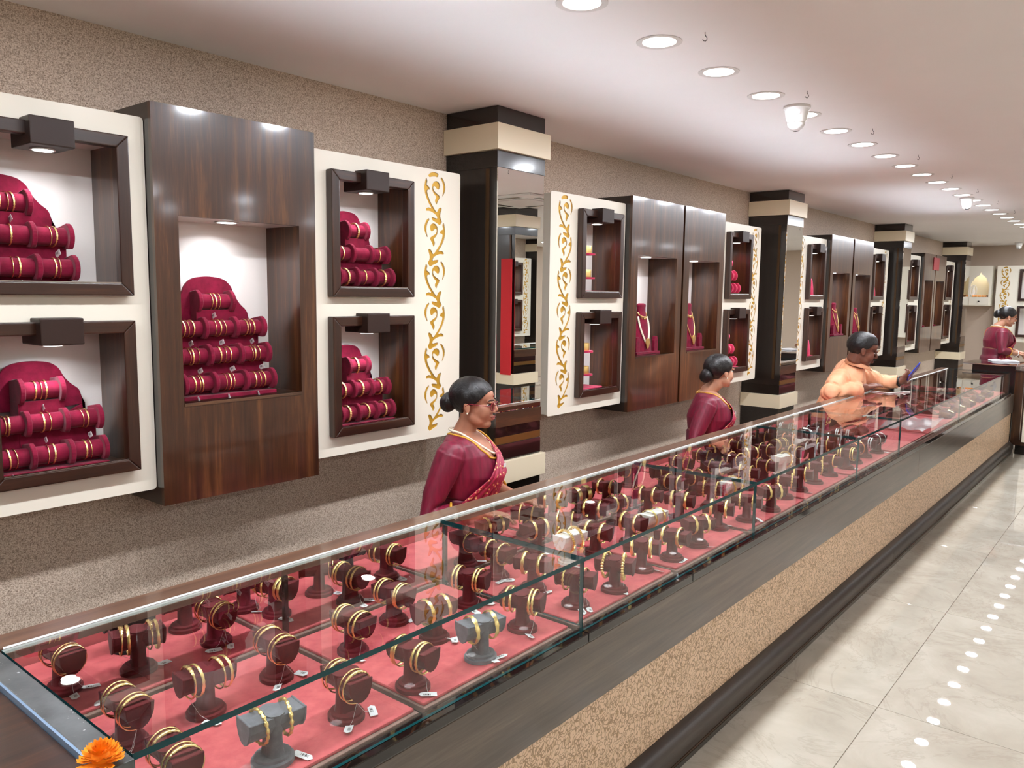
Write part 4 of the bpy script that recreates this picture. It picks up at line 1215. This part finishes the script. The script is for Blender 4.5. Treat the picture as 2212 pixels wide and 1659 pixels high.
def head_shapes(mb, H, R, s):
    """face looks along local +x of R"""
    def e(c, r, rot=None): mb.ell(H + R @ (Vector(c) * s), tuple(q * s for q in r), 20, 14, R if rot is None else R @ rot)
    e((-.015, 0, .034), (.090, .073, .077))
    e((.032, 0, .040), (.052, .057, .046))
    e((.026, 0, -.028), (.058, .056, .074))
    e((.056, 0, -.080), (.026, .028, .021))
    for y in (-1, 1):
        e((.048, y * .030, -.024), (.032, .027, .038))
        e((.080, y * .024, .021), (.012, .021, .007))
        e((.012, y * .038, -.052), (.044, .020, .026), Matrix.Rotation(.5, 3, 'Y'))
        e((-.010, y * .074, -.004), (.017, .007, .029), Matrix.Rotation(-.25, 3, 'Y'))
        e((-.004, y * .077, -.026), (.008, .005, .009))
        e((.092, y * .011, -.023), (.010, .007, .007))
    def P(c): return H + R @ (Vector(c) * s)
    mb.tube([P((.080, 0, .022)), P((.091, 0, .005)), P((.101, 0, -.014)), P((.102, 0, -.021))], [.007 * s, .008 * s, .0108 * s, .0085 * s], 10)
    e((.087, 0, -.046), (.010, .021, .006)); e((.085, 0, -.056), (.010, .018, .007))

def face_parts(parent, H, R, s, smile=0.0, glasses=False, eye_open=1.0, bindi=False, lips='lip_rose'):
    def P(c): return H + R @ (Vector(c) * s)
    for y in (-1, 1):
        ey = MB().ell(P((.0725, y * .028, .006)), (.0105 * s, .0100 * s, .0065 * s * eye_open), 12, 8, R).build('eye', 'eye_white', parent, smooth=0)
        MB().ell(P((.0800, y * .028, .006)), (.0042 * s, .0056 * s, .0056 * s * eye_open), 10, 8, R).build('iris', 'eye_dark', ey, smooth=0)
        MB().tube([P((.073, y * .041, .006)), P((.0805, y * .035, .0118)), P((.083, y * .027, .0128)), P((.081, y * .018, .009))], [.0012 * s, .0022 * s, .0022 * s, .001 * s], 6).build('eyelash_line', 'eye_dark', parent, smooth=0)
        MB().tube([P((.073, y * .044, .026)), P((.0845, y * .034, .0315)), P((.0905, y * .022, .0305)), P((.0905, y * .012, .027))], [.001 * s, .0028 * s, .0032 * s, .0018 * s], 6).build('eyebrow', 'brow_hair', parent, smooth=0)
    up = [(.0850, -.024, -.047 + smile), (.0935, -.010, -.0440), (.0950, 0, -.0455), (.0935, .010, -.0440), (.0850, .024, -.047 + smile)]
    MB().tube([P(p) for p in up], [.001 * s, .0027 * s, .0027 * s, .0027 * s, .001 * s], 8).build('upper_lip', lips, parent, smooth=0)
    lo = [(.0845, -.021, -.0495 + smile), (.0920, -.009, -.0535), (.0930, 0, -.0540), (.0920, .009, -.0535), (.0845, .021, -.0495 + smile)]
    MB().tube([P(p) for p in lo], [.001 * s, .0032 * s, .0036 * s, .0032 * s, .001 * s], 8).build('lower_lip', lips, parent, smooth=0)
    if glasses:
        g = MB()
        for y in (-1, 1):
            g.tube([P((.096 - .006 * abs(math.cos(a)), y * .032 + .021 * math.cos(a), .002 + .0175 * math.sin(a))) for a in [2 * PI * i / 24 for i in range(24)]], .0019 * s, 6, closed=True)
            g.tube([P((.091, y * .052, .006)), P((.060, y * .066, .008)), P((.0, y * .078, .010)), P((-.016, y * .079, -.002))], .0019 * s, 6)
        g.tube([P((.094, -.012, .006)), P((.100, 0, .009)), P((.094, .012, .006))], .0016 * s, 6)
        g.build('glasses_frame', 'glasses_red', parent, smooth=0)
    if bindi:
        MB().ell(P((.0845, 0, .044)), (.003 * s, .004 * s, .004 * s), 8, 6).build('bindi', 'glasses_red', parent, smooth=0)

def hair_cap(parent, H, R, s, kind):
    """thick shell over the skull that ends in a smooth hairline round the face"""
    n, m = 72, 26
    rx, ry, rz = (.101, .083, .087) if kind == 'woman' else (.099, .081, .089)
    c = Vector((-.018, 0, .036))
    def pt(a, b): return Vector((rx * math.cos(b) * math.cos(a), ry * math.cos(b) * math.sin(a), rz * math.sin(b))) + c
    def covered(p):
        ay = abs(p.y)
        if kind == 'woman':
            if p.x > .012: return p.z > .067 - 10.0 * max(ay - .010, 0) ** 2 - .75 * max(0, .055 - p.x)
            if p.x > -.035: return p.z > .000
            return p.z > -.058
        if p.x > .030: return p.z > .066 - .15 * max(0, .06 - p.x)
        if p.x > -.020: return p.z > .012
        return p.z > -.045
    low = []
    for i in range(n):
        a = 2 * PI * i / n; b = PI / 2
        while b > -PI / 2 and covered(pt(a, b)): b -= .01
        low.append(b)
    for _ in range(3): low = [(low[i - 1] + 2 * low[i] + low[(i + 1) % n]) / 4 for i in range(n)]
    mb = MB(); vs_ = []; fs_ = []
    for k in (1.0, .88):
        for j in range(m):
            for i in range(n):
                a = 2 * PI * i / n; b = low[i] + (PI / 2 - low[i]) * j / m
                p = pt(a, b) - c
                if k == 1.0:
                    if kind == 'man':
                        q = 1 + .022 * math.sin(13 * a + 2 * math.sin(9 * b)) * math.sin(11 * b + 3 * math.cos(5 * a)) * math.cos(b) + .10 * math.exp(-(min(a, 2 * PI - a) / .8) ** 2 - ((b - .95) / .45) ** 2)
                    else: q = 1 + .012 * math.sin(11 * a + 7 * b) * math.cos(b)
                    p = p * (q if j else .955)
                else: p = p * k
                vs_.append(H + R @ ((p + c) * s))
        vs_.append(H + R @ ((Vector((0, 0, rz * k)) + c) * s))
    o2 = m * n + 1
    for sh, o in ((0, 0), (1, o2)):
        for j in range(m - 1):
            for i in range(n):
                i2 = (i + 1) % n
                fs_.append((o + j * n + i, o + j * n + i2, o + (j + 1) * n + i2, o + (j + 1) * n + i))
        fs_ += [(o + (m - 1) * n + i, o + (m - 1) * n + (i + 1) % n, o + m * n) for i in range(n)]
    fs_ += [(i, (i + 1) % n, o2 + (i + 1) % n, o2 + i) for i in range(n)]
    mb.add(vs_, fs_)
    return mb.build('hair', 'black_hair', parent, smooth=0)

def hand_shapes(mb, W, d, nrm, side, curl=.3, spread=.12, s=1.0, thumb_curl=.3):
    """W wrist, d pointing direction, nrm back-of-hand normal, side = +1 thumb on the nrm x d side"""
    d = d.normalized(); nrm = (nrm - d * nrm.dot(d)).normalized(); u = nrm.cross(d) * side
    c = W + d * .045 * s
    rot = Matrix((d, u, nrm)).transposed()
    mb.ell(c, (.050 * s, .037 * s, .015 * s), 16, 10, rot)
    mb.tube([W - d * .02 * s, W + d * .03 * s], [(.024 * s, .019 * s), (.030 * s, .017 * s)], 12, lateral=u)
    for k, (off, ln) in enumerate(((.030, .070), (.0105, .078), (-.0095, .072), (-.028, .056))):
        p = W + d * (.078 - .006 * abs(k - 1)) * s + u * off * s
        dd = (d + u * spread * (off / .03)).normalized()
        pts = [p - dd * .02 * s, p]; ang = 0
        for q, fr in enumerate((.45, .30, .25)):
            ang += curl * (1.0 if q else .6)
            p = p + (dd * math.cos(ang) - nrm * math.sin(ang)) * ln * fr * s
            pts.append(p)
        mb.tube(pts, [.0092 * s, .0090 * s, .0084 * s, .0077 * s, .0062 * s], 10)
    p = W + d * .020 * s + u * .026 * s
    t1 = (d * .55 + u * .80 - nrm * .2).normalized(); t2 = (d * .9 + u * (.45 - thumb_curl) - nrm * (.25 + thumb_curl)).normalized()
    mb.tube([p - t1 * .015 * s, p + t1 * .018 * s, p + t1 * .040 * s, p + t1 * .040 * s + t2 * .030 * s, p + t1 * .04 * s + t2 * .048 * s], [.014 * s, .0135 * s, .0105 * s, .0095 * s, .0065 * s], 10)

def arm_pts(a, b, c, r):
    """shoulder, elbow, wrist with muscle taper"""
    a, b, c = Vector(a), Vector(b), Vector(c)
    return [a, a.lerp(b, .35), a.lerp(b, .75), b, b.lerp(c, .3), b.lerp(c, .7), c], [r[0], r[0] * .98, r[1] * 1.05, r[1], r[1] * 1.0, r[2] * 1.12, r[2]]

def interp(z, pts):
    zs = [p[0] for p in pts]
    return [float(np.interp(z, zs, [p[k] for p in pts])) for k in range(1, len(pts[0]))]

def woman(loc, yaw, label, spec):
    t = tag(empty('person', loc, yaw), label, 'person')
    s = spec['head_s']; H = Vector(spec['head']); R = Rot(spec.get('hyaw', 0), spec.get('hpitch', 0), spec.get('hroll', 0))
    tx, tz, seat = spec['tx'], spec['tz'], spec['seat']
    k = spec.get('k', 1.0)
    # z, x centre, lateral half width, depth half width
    T = [(seat - .03, tx, .165 * k, .13 * k), (seat + .08, tx, .158 * k, .125 * k), (tz - .30, tx, .132 * k, .108 * k), (tz - .22, tx + .008, .136 * k, .116 * k),
         (tz - .13, tx + .022, .150 * k, .136 * k), (tz - .06, tx + .016, .154 * k, .118 * k), (tz - .012, tx + .004, .150 * k, .086 * k), (tz + .020, tx, .110 * k, .062 * k), (tz + .035, tx, .060 * k, .050 * k)]
    def torso(mb, g):
        mb.tube([(p[1], 0, p[0]) for p in T], [(p[2] + g, p[3] + g) for p in T], 28, lateral=(0, 1, 0))
    sk = spec['skin']
    arms = {}
    for sg, nm in ((-1, 'R'), (1, 'L')):
        sh = (tx, sg * .150 * k, tz - .035)
        arms[nm] = (sh, spec['elb' + nm], spec['wr' + nm])
    body = MB()
    torso(body, 0)
    body.tube([(tx, 0, tz - .01), (tx + .006, 0, tz + .04), H + R @ Vector((-.022, 0, -.075)) * s, H + R @ Vector((-.012, 0, -.03)) * s], [.060, .047, .043 * s, .047 * s], 20)
    head_shapes(body, H, R, s)
    for nm, sg in (('R', -1), ('L', 1)):
        pts, rad = arm_pts(*arms[nm], (.046 * k, .036 * k, .024))
        body.tube(pts, rad, 16)
        W = Vector(arms[nm][2]); hd = Vector(spec['hd' + nm])
        hand_shapes(body, W, hd, Vector((0, 0, 1)), 1 if sg < 0 else -1, spec.get('curl', .35), s=.92)
    standing = spec.get('standing')
    for sg in (-1, 1):
        hip = Vector((tx, sg * .085, seat + .03))
        if standing: pts = [hip, (tx + .02, sg * .085, seat * .55), (tx, sg * .085, .08)]
        else: pts = [hip, (tx + .40, sg * .09, seat - .01), (tx + .37, sg * .09, .09)]
        body.tube([pts[0], Vector(pts[0]).lerp(Vector(pts[1]), .5), pts[1], Vector(pts[1]).lerp(Vector(pts[2]), .45), pts[2]], [.085, .075, .056, .052, .036], 16)
        body.ell(Vector(pts[2]) + Vector((.06, 0, -.055)), (.11, .04, .032), 16, 8)
    bo = link('body', fuse(body, 'body', sk, .0036, 11), t)
    # blouse
    bl = MB(); g = .007
    top = [p for p in T if p[0] > tz - .27]
    bl.tube([(p[1], 0, p[0]) for p in top], [(p[2] + g, p[3] + g) for p in top], 28, lateral=(0, 1, 0))
    cuffs = {}
    for nm in 'RL':
        a, b, c = [Vector(q) for q in arms[nm]]
        fr = spec.get('sleeve', .42)
        e = b.lerp(c, fr); cuffs[nm] = (e, (c - b).normalized())
        bl.tube([a, a.lerp(b, .3), a.lerp(b, .7), b, e], [(.062 * k), .058 * k, .048 * k, .047 * k, .043 * k], 18)
        bl.ell(a, (.060 * k, .055 * k, .058 * k), 16, 10)
    me = fuse(bl, 'blouse', 'blouse_silk', .004, 7)
    bm = bmesh.new(); bm.from_mesh(me)
    kill = []
    nz = spec.get('neck_drop', .085)
    for f in bm.faces:
        p = f.calc_center_median()
        # round neckline: a slanted ellipse round the neck, deeper in front
        dx, dy = p.x - (tx + .05), p.y
        q = math.hypot(dx / .115, dy / (.088 * k))
        lim = tz - nz + .20 * max(0, -(p.x - tx - .05)) * 1.4
        if q < 1 and p.z > lim + .04 * q * q: kill.append(f)
    bmesh.ops.delete(bm, geom=kill, context='FACES')
    # order the cut edge into a loop, even it out and sew a yellow border on it
    ed = {}
    for e_ in bm.edges:
        if len(e_.link_faces) == 1:
            a, b = e_.verts
            ed.setdefault(a, []).append(b); ed.setdefault(b, []).append(a)
    seen = set(); best = []
    for v0 in ed:
        if v0 in seen: continue
        loop = [v0]; seen.add(v0); cur = v0
        while True:
            nx = [w for w in ed[cur] if w not in seen]
            if not nx: break
            cur = nx[0]; seen.add(cur); loop.append(cur)
        if len(loop) > len(best): best = loop
    pos = [v.co.copy() for v in best]
    for _ in range(10): pos = [(pos[i - 1] + pos[i] * 2 + pos[(i + 1) % len(pos)]) / 4 for i in range(len(pos))]
    for v, p in zip(best, pos): v.co = p
    bm.to_mesh(me); bm.free()
    bo_ = link('blouse', me, t)
    if len(pos) > 30:
        MB().tube(pos[::2], .0046, 8, closed=True).build('neck_border', 'border_yellow', bo_, smooth=0)
    for nm in 'RL':
        e, d = cuffs[nm]; q = d.to_track_quat('Z', 'Y').to_matrix()
        MB().tube([e + d * .001 + q @ Vector((.0425 * k * math.cos(a), .0425 * k * math.sin(a), 0)) for a in [2 * PI * i / 28 for i in range(28)]], .0055, 8, closed=True).build('cuff_border', 'border_yellow', bo_, smooth=0)
    # skirt part of the saree
    skm = MB()
    low = [p for p in T if p[0] < tz - .20]
    skm.tube([(p[1], 0, p[0]) for p in low], [(p[2] + .012, p[3] + .012) for p in low], 28, lateral=(0, 1, 0))
    if standing:
        skm.tube([(tx, 0, seat), (tx + .01, 0, seat * .6), (tx + .01, 0, .03)], [(.185, .15), (.185, .16), (.20, .18)], 28, lateral=(0, 1, 0))
    else:
        skm.tube([(tx, 0, seat + .02), (tx + .2, 0, seat + .01), (tx + .40, 0, seat - .01), (tx + .43, 0, seat - .12), (tx + .41, 0, .06)], [(.185, .10), (.18, .095), (.165, .085), (.165, .085), (.17, .09)], 28, lateral=(0, 1, 0))
    link('saree_skirt', fuse(skm, 'saree_skirt', 'saree_skirt', .010, 5), t)
    # pleated pallu from the left shoulder across the chest
    pl = MB(); ns, nt = 46, 66; vs_ = []
    for i in range(ns + 1):
        u = i / ns
        for j in range(nt + 1):
            w = j / nt
            pl_r = .003 * math.sin(w * PI * 15 + .6 * math.sin(5 * u)) * (.5 + u)
            if u < .16:
                q = u / .16        # over the shoulder, from the back
                yy = (.055 + .085 * w) * k
                ang = PI * (1.08 - .62 * q)
                x = tx + .004 + (.072 * k) * math.cos(ang)
                z = tz - .055 + .085 * math.sin(ang) - .25 * (yy - .07) + .012
                vs_.append((x, yy, z + pl_r))
            else:
                q = (u - .16) / .84
                ph = math.radians((1 - w) * (20 - 122 * q ** .85) + w * (56 - 50 * q ** .5))
                z = (1 - w) * (tz - .005 - .315 * q) + w * (tz - .02 - .43 * q)
                xc, rl, rf = interp(z, T)
                off = .017 + pl_r + .006 * math.sin(PI * q)
                vs_.append((xc + (rf + off) * math.cos(ph), (rl + off) * math.sin(ph), z))
    fs_ = []; mi = []
    for i in range(ns):
        for j in range(nt):
            fs_.append((i * (nt + 1) + j, i * (nt + 1) + j + 1, (i + 1) * (nt + 1) + j + 1, (i + 1) * (nt + 1) + j))
            mi.append(1 if j >= nt - 5 else 0)
    pl.add(vs_, fs_); pl.mi = mi
    po = pl.build('saree_drape', ['saree_print', 'border_yellow'], t, smooth=0)
    sd = po.modifiers.new('thick', 'SOLIDIFY'); sd.thickness = .003; sd.offset = 1
    # hair
    hr = hair_cap(t, H, R, s, 'woman')
    B = H + R @ (Vector(spec.get('bun', (-.118, 0, -.002))) * s)
    bn = MB(); rb = random.Random(5)
    bn.ell(B, (.040 * s, .046 * s, .046 * s), 24, 16, R)
    bn.v = [tuple(B + (Vector(p) - B) * (1 + .07 * math.sin(38 * p[2] + 60 * p[0]))) for p in bn.v]
    bn.tube([B + R @ Vector((0, .034 * math.cos(a), .034 * math.sin(a))) * s for a in [2 * PI * i / 16 for i in range(16)]], .013 * s, 8, closed=True)
    bn.build('bun', 'black_hair', hr, smooth=0)
    face_parts(t, H, R, s, .004, spec.get('glasses'), spec.get('eye_open', .72), True)
    for y in (-1, 1):
        MB().ell(H + R @ (Vector((-.004, y * .082, -.031)) * s), (.0042, .0042, .0042), 10, 8).build('earring', 'pearl', t, smooth=0)
    if spec.get('pearls'):
        half = [(-.060, 0, .046), (-.035, .055, .047), (.010, .069, .040), (.060, .064, .014), (.106, .046, -.018), (.131, .022, -.040), (.140, 0, -.048)]
        ctrl = [Vector((tx + p[0], p[1], tz + p[2])) for p in half] + [Vector((tx + p[0], -p[1], tz + p[2])) for p in half[-2:0:-1]]
        pts = []; nc = len(ctrl)
        for i in range(nc):
            p0, p1, p2, p3 = ctrl[i - 1], ctrl[i], ctrl[(i + 1) % nc], ctrl[(i + 2) % nc]
            for q in range(5):
                w = q / 5
                pts.append(.5 * (2 * p1 + (p2 - p0) * w + (2 * p0 - 5 * p1 + 4 * p2 - p3) * w * w + (3 * p1 - p0 - 3 * p2 + p3) * w ** 3))
        MB().tube(pts, .0046, 8, closed=True).build('pearl_necklace', 'pearl', t, smooth=0)
    # name badge on the drape
    z = tz - .10; xc, rl, rf = interp(z, T); ph = .10
    bd = MB().box(-.0015, .0015, -.024, .024, -.008, .008).build('name_badge', 'white_plastic', t, bevel=.001, loc=(xc + (rf + .030) * math.cos(ph), (rl + .028) * math.sin(ph), z), rotz=ph)
    bd.rotation_euler = (-.15, 0, ph)
    if spec.get('bangle'):
        W = Vector(arms['R'][2]); d = (W - Vector(arms['R'][1])).normalized()
        q = d.to_track_quat('Z', 'Y').to_matrix()
        MB().tube([W - d * .02 + q @ Vector((.033 * math.cos(a), .033 * math.sin(a), 0)) for a in [2 * PI * i / 24 for i in range(24)]], .004, 6, closed=True).build('wrist_bangle', 'white_ceramic', t, smooth=0)
    return t

woman((2.45, 2.20, 0), math.radians(-66), 'woman in maroon blouse and saree with red glasses and pearl necklace, seated behind counter',
      dict(head=(-.010, .0, 1.138), head_s=.95, hyaw=0, hpitch=.06, tx=-.058, tz=.985, seat=.50, skin='skin_medium', elbR=(-.135, -.225, .715), wrR=(.085, -.150, .722), hdR=(1, .25, -.12),
           elbL=(-.03, .225, .745), wrL=(.150, .130, .722), hdL=(1, -.15, -.12), glasses=True, pearls=True, neck_drop=.095))
woman((4.68, 2.17, 0), math.radians(-62), 'woman in maroon saree with a low bun looking away, seated behind counter',
      dict(head=(.012, .0, 1.122), head_s=.96, hyaw=.62, hpitch=.0, tx=-.062, tz=.965, seat=.48, skin='skin_fair', elbR=(-.15, -.235, .70), wrR=(.06, -.16, .71), hdR=(1, .25, -.1),
           elbL=(-.03, .225, .72), wrL=(.13, .13, .71), hdL=(1, -.15, -.1), bun=(-.112, 0, -.022), neck_drop=.10))
woman((10.62, 1.48, 0), math.radians(-62), 'woman in maroon saree standing and writing at the far end counter',
      dict(head=(.045, 0, 1.398), head_s=.97, hyaw=0, hpitch=.30, tx=-.055, tz=1.255, seat=.86, k=1.08, standing=True, skin='skin_fair', elbR=(-.075, -.235, 1.03), wrR=(.125, -.14, .99), hdR=(1, .3, -.25),
           elbL=(.0, .235, 1.05), wrL=(.22, .12, 1.0), hdL=(1, -.1, -.25), pearls=True, bangle=True, curl=.5, eye_open=.5))

def man(loc, yaw, label, spec):
    t = tag(empty('person', loc, yaw), label, 'person')
    s = spec['head_s']; H = Vector(spec['head']); R = Rot(spec.get('hyaw', 0), spec.get('hpitch', 0), 0)
    path = [Vector(p) for p in spec['torso']]; rad = spec['trad']
    body = MB()
    body.tube(path, rad, 28, lateral=(0, 1, 0))
    nb = path[-1]
    body.tube([nb - Vector((0, 0, .03)), nb + Vector((.01, -.006, .03)), H + R @ Vector((-.024, 0, -.070)) * s, H + R @ Vector((-.012, 0, -.02)) * s], [.07, .060, .056 * s, .055 * s], 20)
    head_shapes(body, H, R, s)
    A = {}
    for nm in 'RL':
        A[nm] = [Vector(spec[q + nm]) for q in ('sh', 'elb', 'wr')]
        pts, rr = arm_pts(*A[nm], (.052, .043, .029)); body.tube(pts, rr, 16)
        hand_shapes(body, A[nm][2], Vector(spec['hd' + nm]), Vector(spec['hn' + nm]), spec['side' + nm], spec['curl' + nm], s=1.06, thumb_curl=spec.get('thumb' + nm, .3))
    for sg in (-1, 1):
        h, kn, an = Vector(path[0]) + Vector((0, sg * .09, 0)), Vector(spec['knee']) + Vector((0, sg * .10, 0)), Vector(spec['ankle']) + Vector((0, sg * .10, 0))
        body.tube([h, h.lerp(kn, .5), kn, kn.lerp(an, .4), an], [.09, .08, .06, .055, .04], 16)
        body.ell(an + Vector((.07, 0, -.045)), (.13, .045, .035), 16, 8)
    link('body', fuse(body, 'body', spec['skin'], .0036, 7), t)
    sh = MB(); g = .012
    sh.tube(path, [(a + g, b + g) for a, b in rad], 28, lateral=(0, 1, 0))
    for nm in 'RL':
        a, b, c = A[nm]; e = b.lerp(c, spec['sleeve' + nm])
        sh.tube([a, a.lerp(b, .3), a.lerp(b, .7), b, b.lerp(e, .5), e], [.070, .070, .066, .064, .055, .049], 18)
        sh.ell(a, (.068, .064, .066), 16, 10)
        sh.ell(b, (.066, .066, .066), 16, 10)
        d = (e - b).normalized()
        sh.tube([e - d * .045, e + d * .004], [.0515, .0500], 18)
    me = fuse(sh, 'shirt', 'shirt_peach', .0055, 4)
    # soft folds
    nrm = [v.normal.copy() for v in me.vertices]
    for v, nv in zip(me.vertices, nrm):
        p = v.co.copy()
        v.co = p + nv * (.0028 * math.sin(55 * p.z + 28 * p.x + 9 * math.sin(22 * p.y)) + .0018 * math.sin(80 * p.x - 40 * p.z))
    link('shirt', me, t)
    # collar flaps and placket
    fw = (R @ Vector((1, 0, 0))); nk = nb + Vector((.012, -.004, .022))
    for sg in (-1, 1):
        c = MB(); vs_ = []
        for i in range(13):
            a = PI - (PI - .38) * i / 12
            d = Vector((math.cos(a), sg * math.sin(a), 0))
            hgt = .020 - .010 * (i / 12); drop = .012 + .030 * (i / 12) ** 2
            for (rr, zz) in ((.062, hgt + .004), (.069, hgt + .002), (.080 + .016 * (i / 12), -drop)):
                vs_.append(nk + d * rr + Vector((.022 * (i / 12), 0, zz - .028 * (i / 12))))
        fs_ = [(i * 3 + j, i * 3 + j + 1, i * 3 + j + 4, i * 3 + j + 3) for i in range(12) for j in range(2)]
        c.add(vs_, fs_); co = c.build('collar', 'shirt_peach', t, smooth=.9)
        m_ = co.modifiers.new('thick', 'SOLIDIFY'); m_.thickness = .004; m_.offset = 0
    tr = MB()
    tr.tube([path[0] + Vector((0, 0, -.05)), path[0] + Vector((.01, 0, .06))], [(.175, .135), (.165, .125)], 24, lateral=(0, 1, 0))
    for sg in (-1, 1):
        h, kn, an = Vector(path[0]) + Vector((0, sg * .09, 0)), Vector(spec['knee']) + Vector((0, sg * .10, 0)), Vector(spec['ankle']) + Vector((0, sg * .10, 0))
        tr.tube([h, kn, kn.lerp(an, .5), an], [.105, .078, .07, .062], 18)
    link('trousers', fuse(tr, 'trousers', 'trouser_dark', .010, 4), t)
    hair_cap(t, H, R, s, 'man')
    face_parts(t, H, R, s, .0, False, spec.get('eye_open', .5), False, 'lip_brown')
    def P(c): return H + R @ (Vector(c) * s)
    MB().tube([P((.088, -.026, -.040)), P((.0985, -.010, -.0365)), P((.0995, 0, -.036)), P((.0985, .010, -.0365)), P((.088, .026, -.040))], [.0014 * s, .0034 * s, .0032 * s, .0034 * s, .0014 * s], 8).build('moustache', 'brow_hair', t, smooth=0)
    for nm in spec.get('wristbands', ''):
        W = A[nm][2]; d = (W - A[nm][1]).normalized(); q = d.to_track_quat('Z', 'Y').to_matrix()
        MB().tube([W - d * .012 + q @ Vector((.036 * math.cos(a), .036 * math.sin(a), 0)) for a in [2 * PI * i / 24 for i in range(24)]], .006, 6, closed=True).build('wristband', 'black_plastic', t, smooth=0)
    return t
MAN_O, MAN_Y = (6.35, 2.03, 0), math.radians(-65)
man(MAN_O, MAN_Y, 'man in peach shirt leaning over the counter looking at a blue phone', dict(
    head=(.212, -.168, 1.205), head_s=1.10, hyaw=.05, hpitch=.32, skin='skin_dark',
    torso=[(-.05, .06, .50), (-.01, .05, .60), (.05, .03, .70), (.10, -.02, .83), (.135, -.07, .95), (.145, -.10, 1.03), (.155, -.120, 1.075), (.162, -.128, 1.098)],
    trad=[(.165, .13), (.165, .128), (.162, .122), (.175, .125), (.195, .122), (.175, .10), (.115, .08), (.065, .062)],
    shR=(.055, -.265, 1.005), elbR=(-.03, -.395, .905), wrR=(.245, -.235, .935), hdR=(.8, .6, .18), hnR=(-.25, -.35, 1), sideR=1, curlR=.22,
    shL=(.235, .055, 1.015), elbL=(.41, .165, .935), wrL=(.545, .105, .955), hdL=(.75, .30, .62), hnL=(.45, -.85, -.25), sideL=-1, curlL=.75, thumbL=.1,
    sleeveR=.80, sleeveL=.82, knee=(.36, .05, .49), ankle=(.33, .05, .08), wristbands='L', eye_open=.35))
# what the man holds and reads
def from_man(p):
    return Matrix.Translation(MAN_O) @ Matrix.Rotation(MAN_Y, 4, 'Z') @ Vector(p)
ph0, ph1 = from_man((.588, .078, .985)), from_man((.692, .160, 1.100))
ax = (ph1 - ph0).normalized()
phone = tag(empty('phone', ph0), 'blue mobile phone held up in the man\'s hand', 'phone')
side = Vector((-_f.x, -_f.y, 0)).cross(ax).normalized(); nn = ax.cross(side)
rotm = Matrix((side, nn, ax)).transposed().to_4x4()
phone.matrix_world = Matrix.Translation(ph0) @ rotm @ Matrix.Rotation(.9, 4, 'Z')
MB().box(-.036, .036, -.0045, .0045, 0, .155).build('phone_body', 'phone_blue', phone, bevel=.004)
MB().box(-.032, .032, -.0056, -.0046, .006, .149).build('phone_screen', 'tablet_black', phone)
tb = tag(empty('tablet', (6.62, 1.640, GL_Z + .0012), math.radians(-22)), 'black tablet lying on the glass under the man\'s hand', 'tablet')
MB().box(-.13, .13, -.085, .085, 0, .0075).build('tablet_body', 'steel_trim', tb, bevel=.003)
MB().box(-.125, .125, -.080, .080, .0076, .0086).build('tablet_screen', 'tablet_black', tb)
# stools under the seated staff
for (x, y, z, lab) in ((2.45 - .04, 2.20 + .06, .465, 'round black stool under the woman in red glasses'), (4.68 - .04, 2.17 + .07, .445, 'round black stool under the woman looking away'), (6.39, 2.07, .44, 'round black stool under the man in peach shirt')):
    st = tag(empty('stool', (x, y, 0)), lab, 'stool', 'staff stools behind the counter')
    MB().lathe([(.16, z - .05), (.175, z - .04), (.175, z - .01), (.15, z)], 28).build('seat', 'seat_black', st, smooth=.8)
    for q in range(4):
        a = PI / 4 + q * PI / 2
        MB().tube([(.12 * math.cos(a), .12 * math.sin(a), z - .05), (.15 * math.cos(a), .15 * math.sin(a), .0)], .012, 8).build('leg', 'chrome', st, smooth=.9)
# the red chair seen in the near mirror
rc = tag(empty('red_chair', (5.66, .16, 0), math.radians(10)), 'high-backed red chair seen only in the near column mirror', 'chair')
MB().box(-.24, .24, -.24, .24, .40, .50).build('seat', 'red_velvet', rc, bevel=.03)
MB().box(-.25, .25, -.30, -.22, .45, 1.22).build('backrest', 'red_velvet', rc, bevel=.03)
for sx in (-1, 1):
    for sy in (-1, 1): MB().box(sx * .20 - .02, sx * .20 + .02, sy * .20 - .02, sy * .20 + .02, 0, .40).build('leg', 'black_wood', rc)

bpy.data.scenes.remove(_tmp_scene)
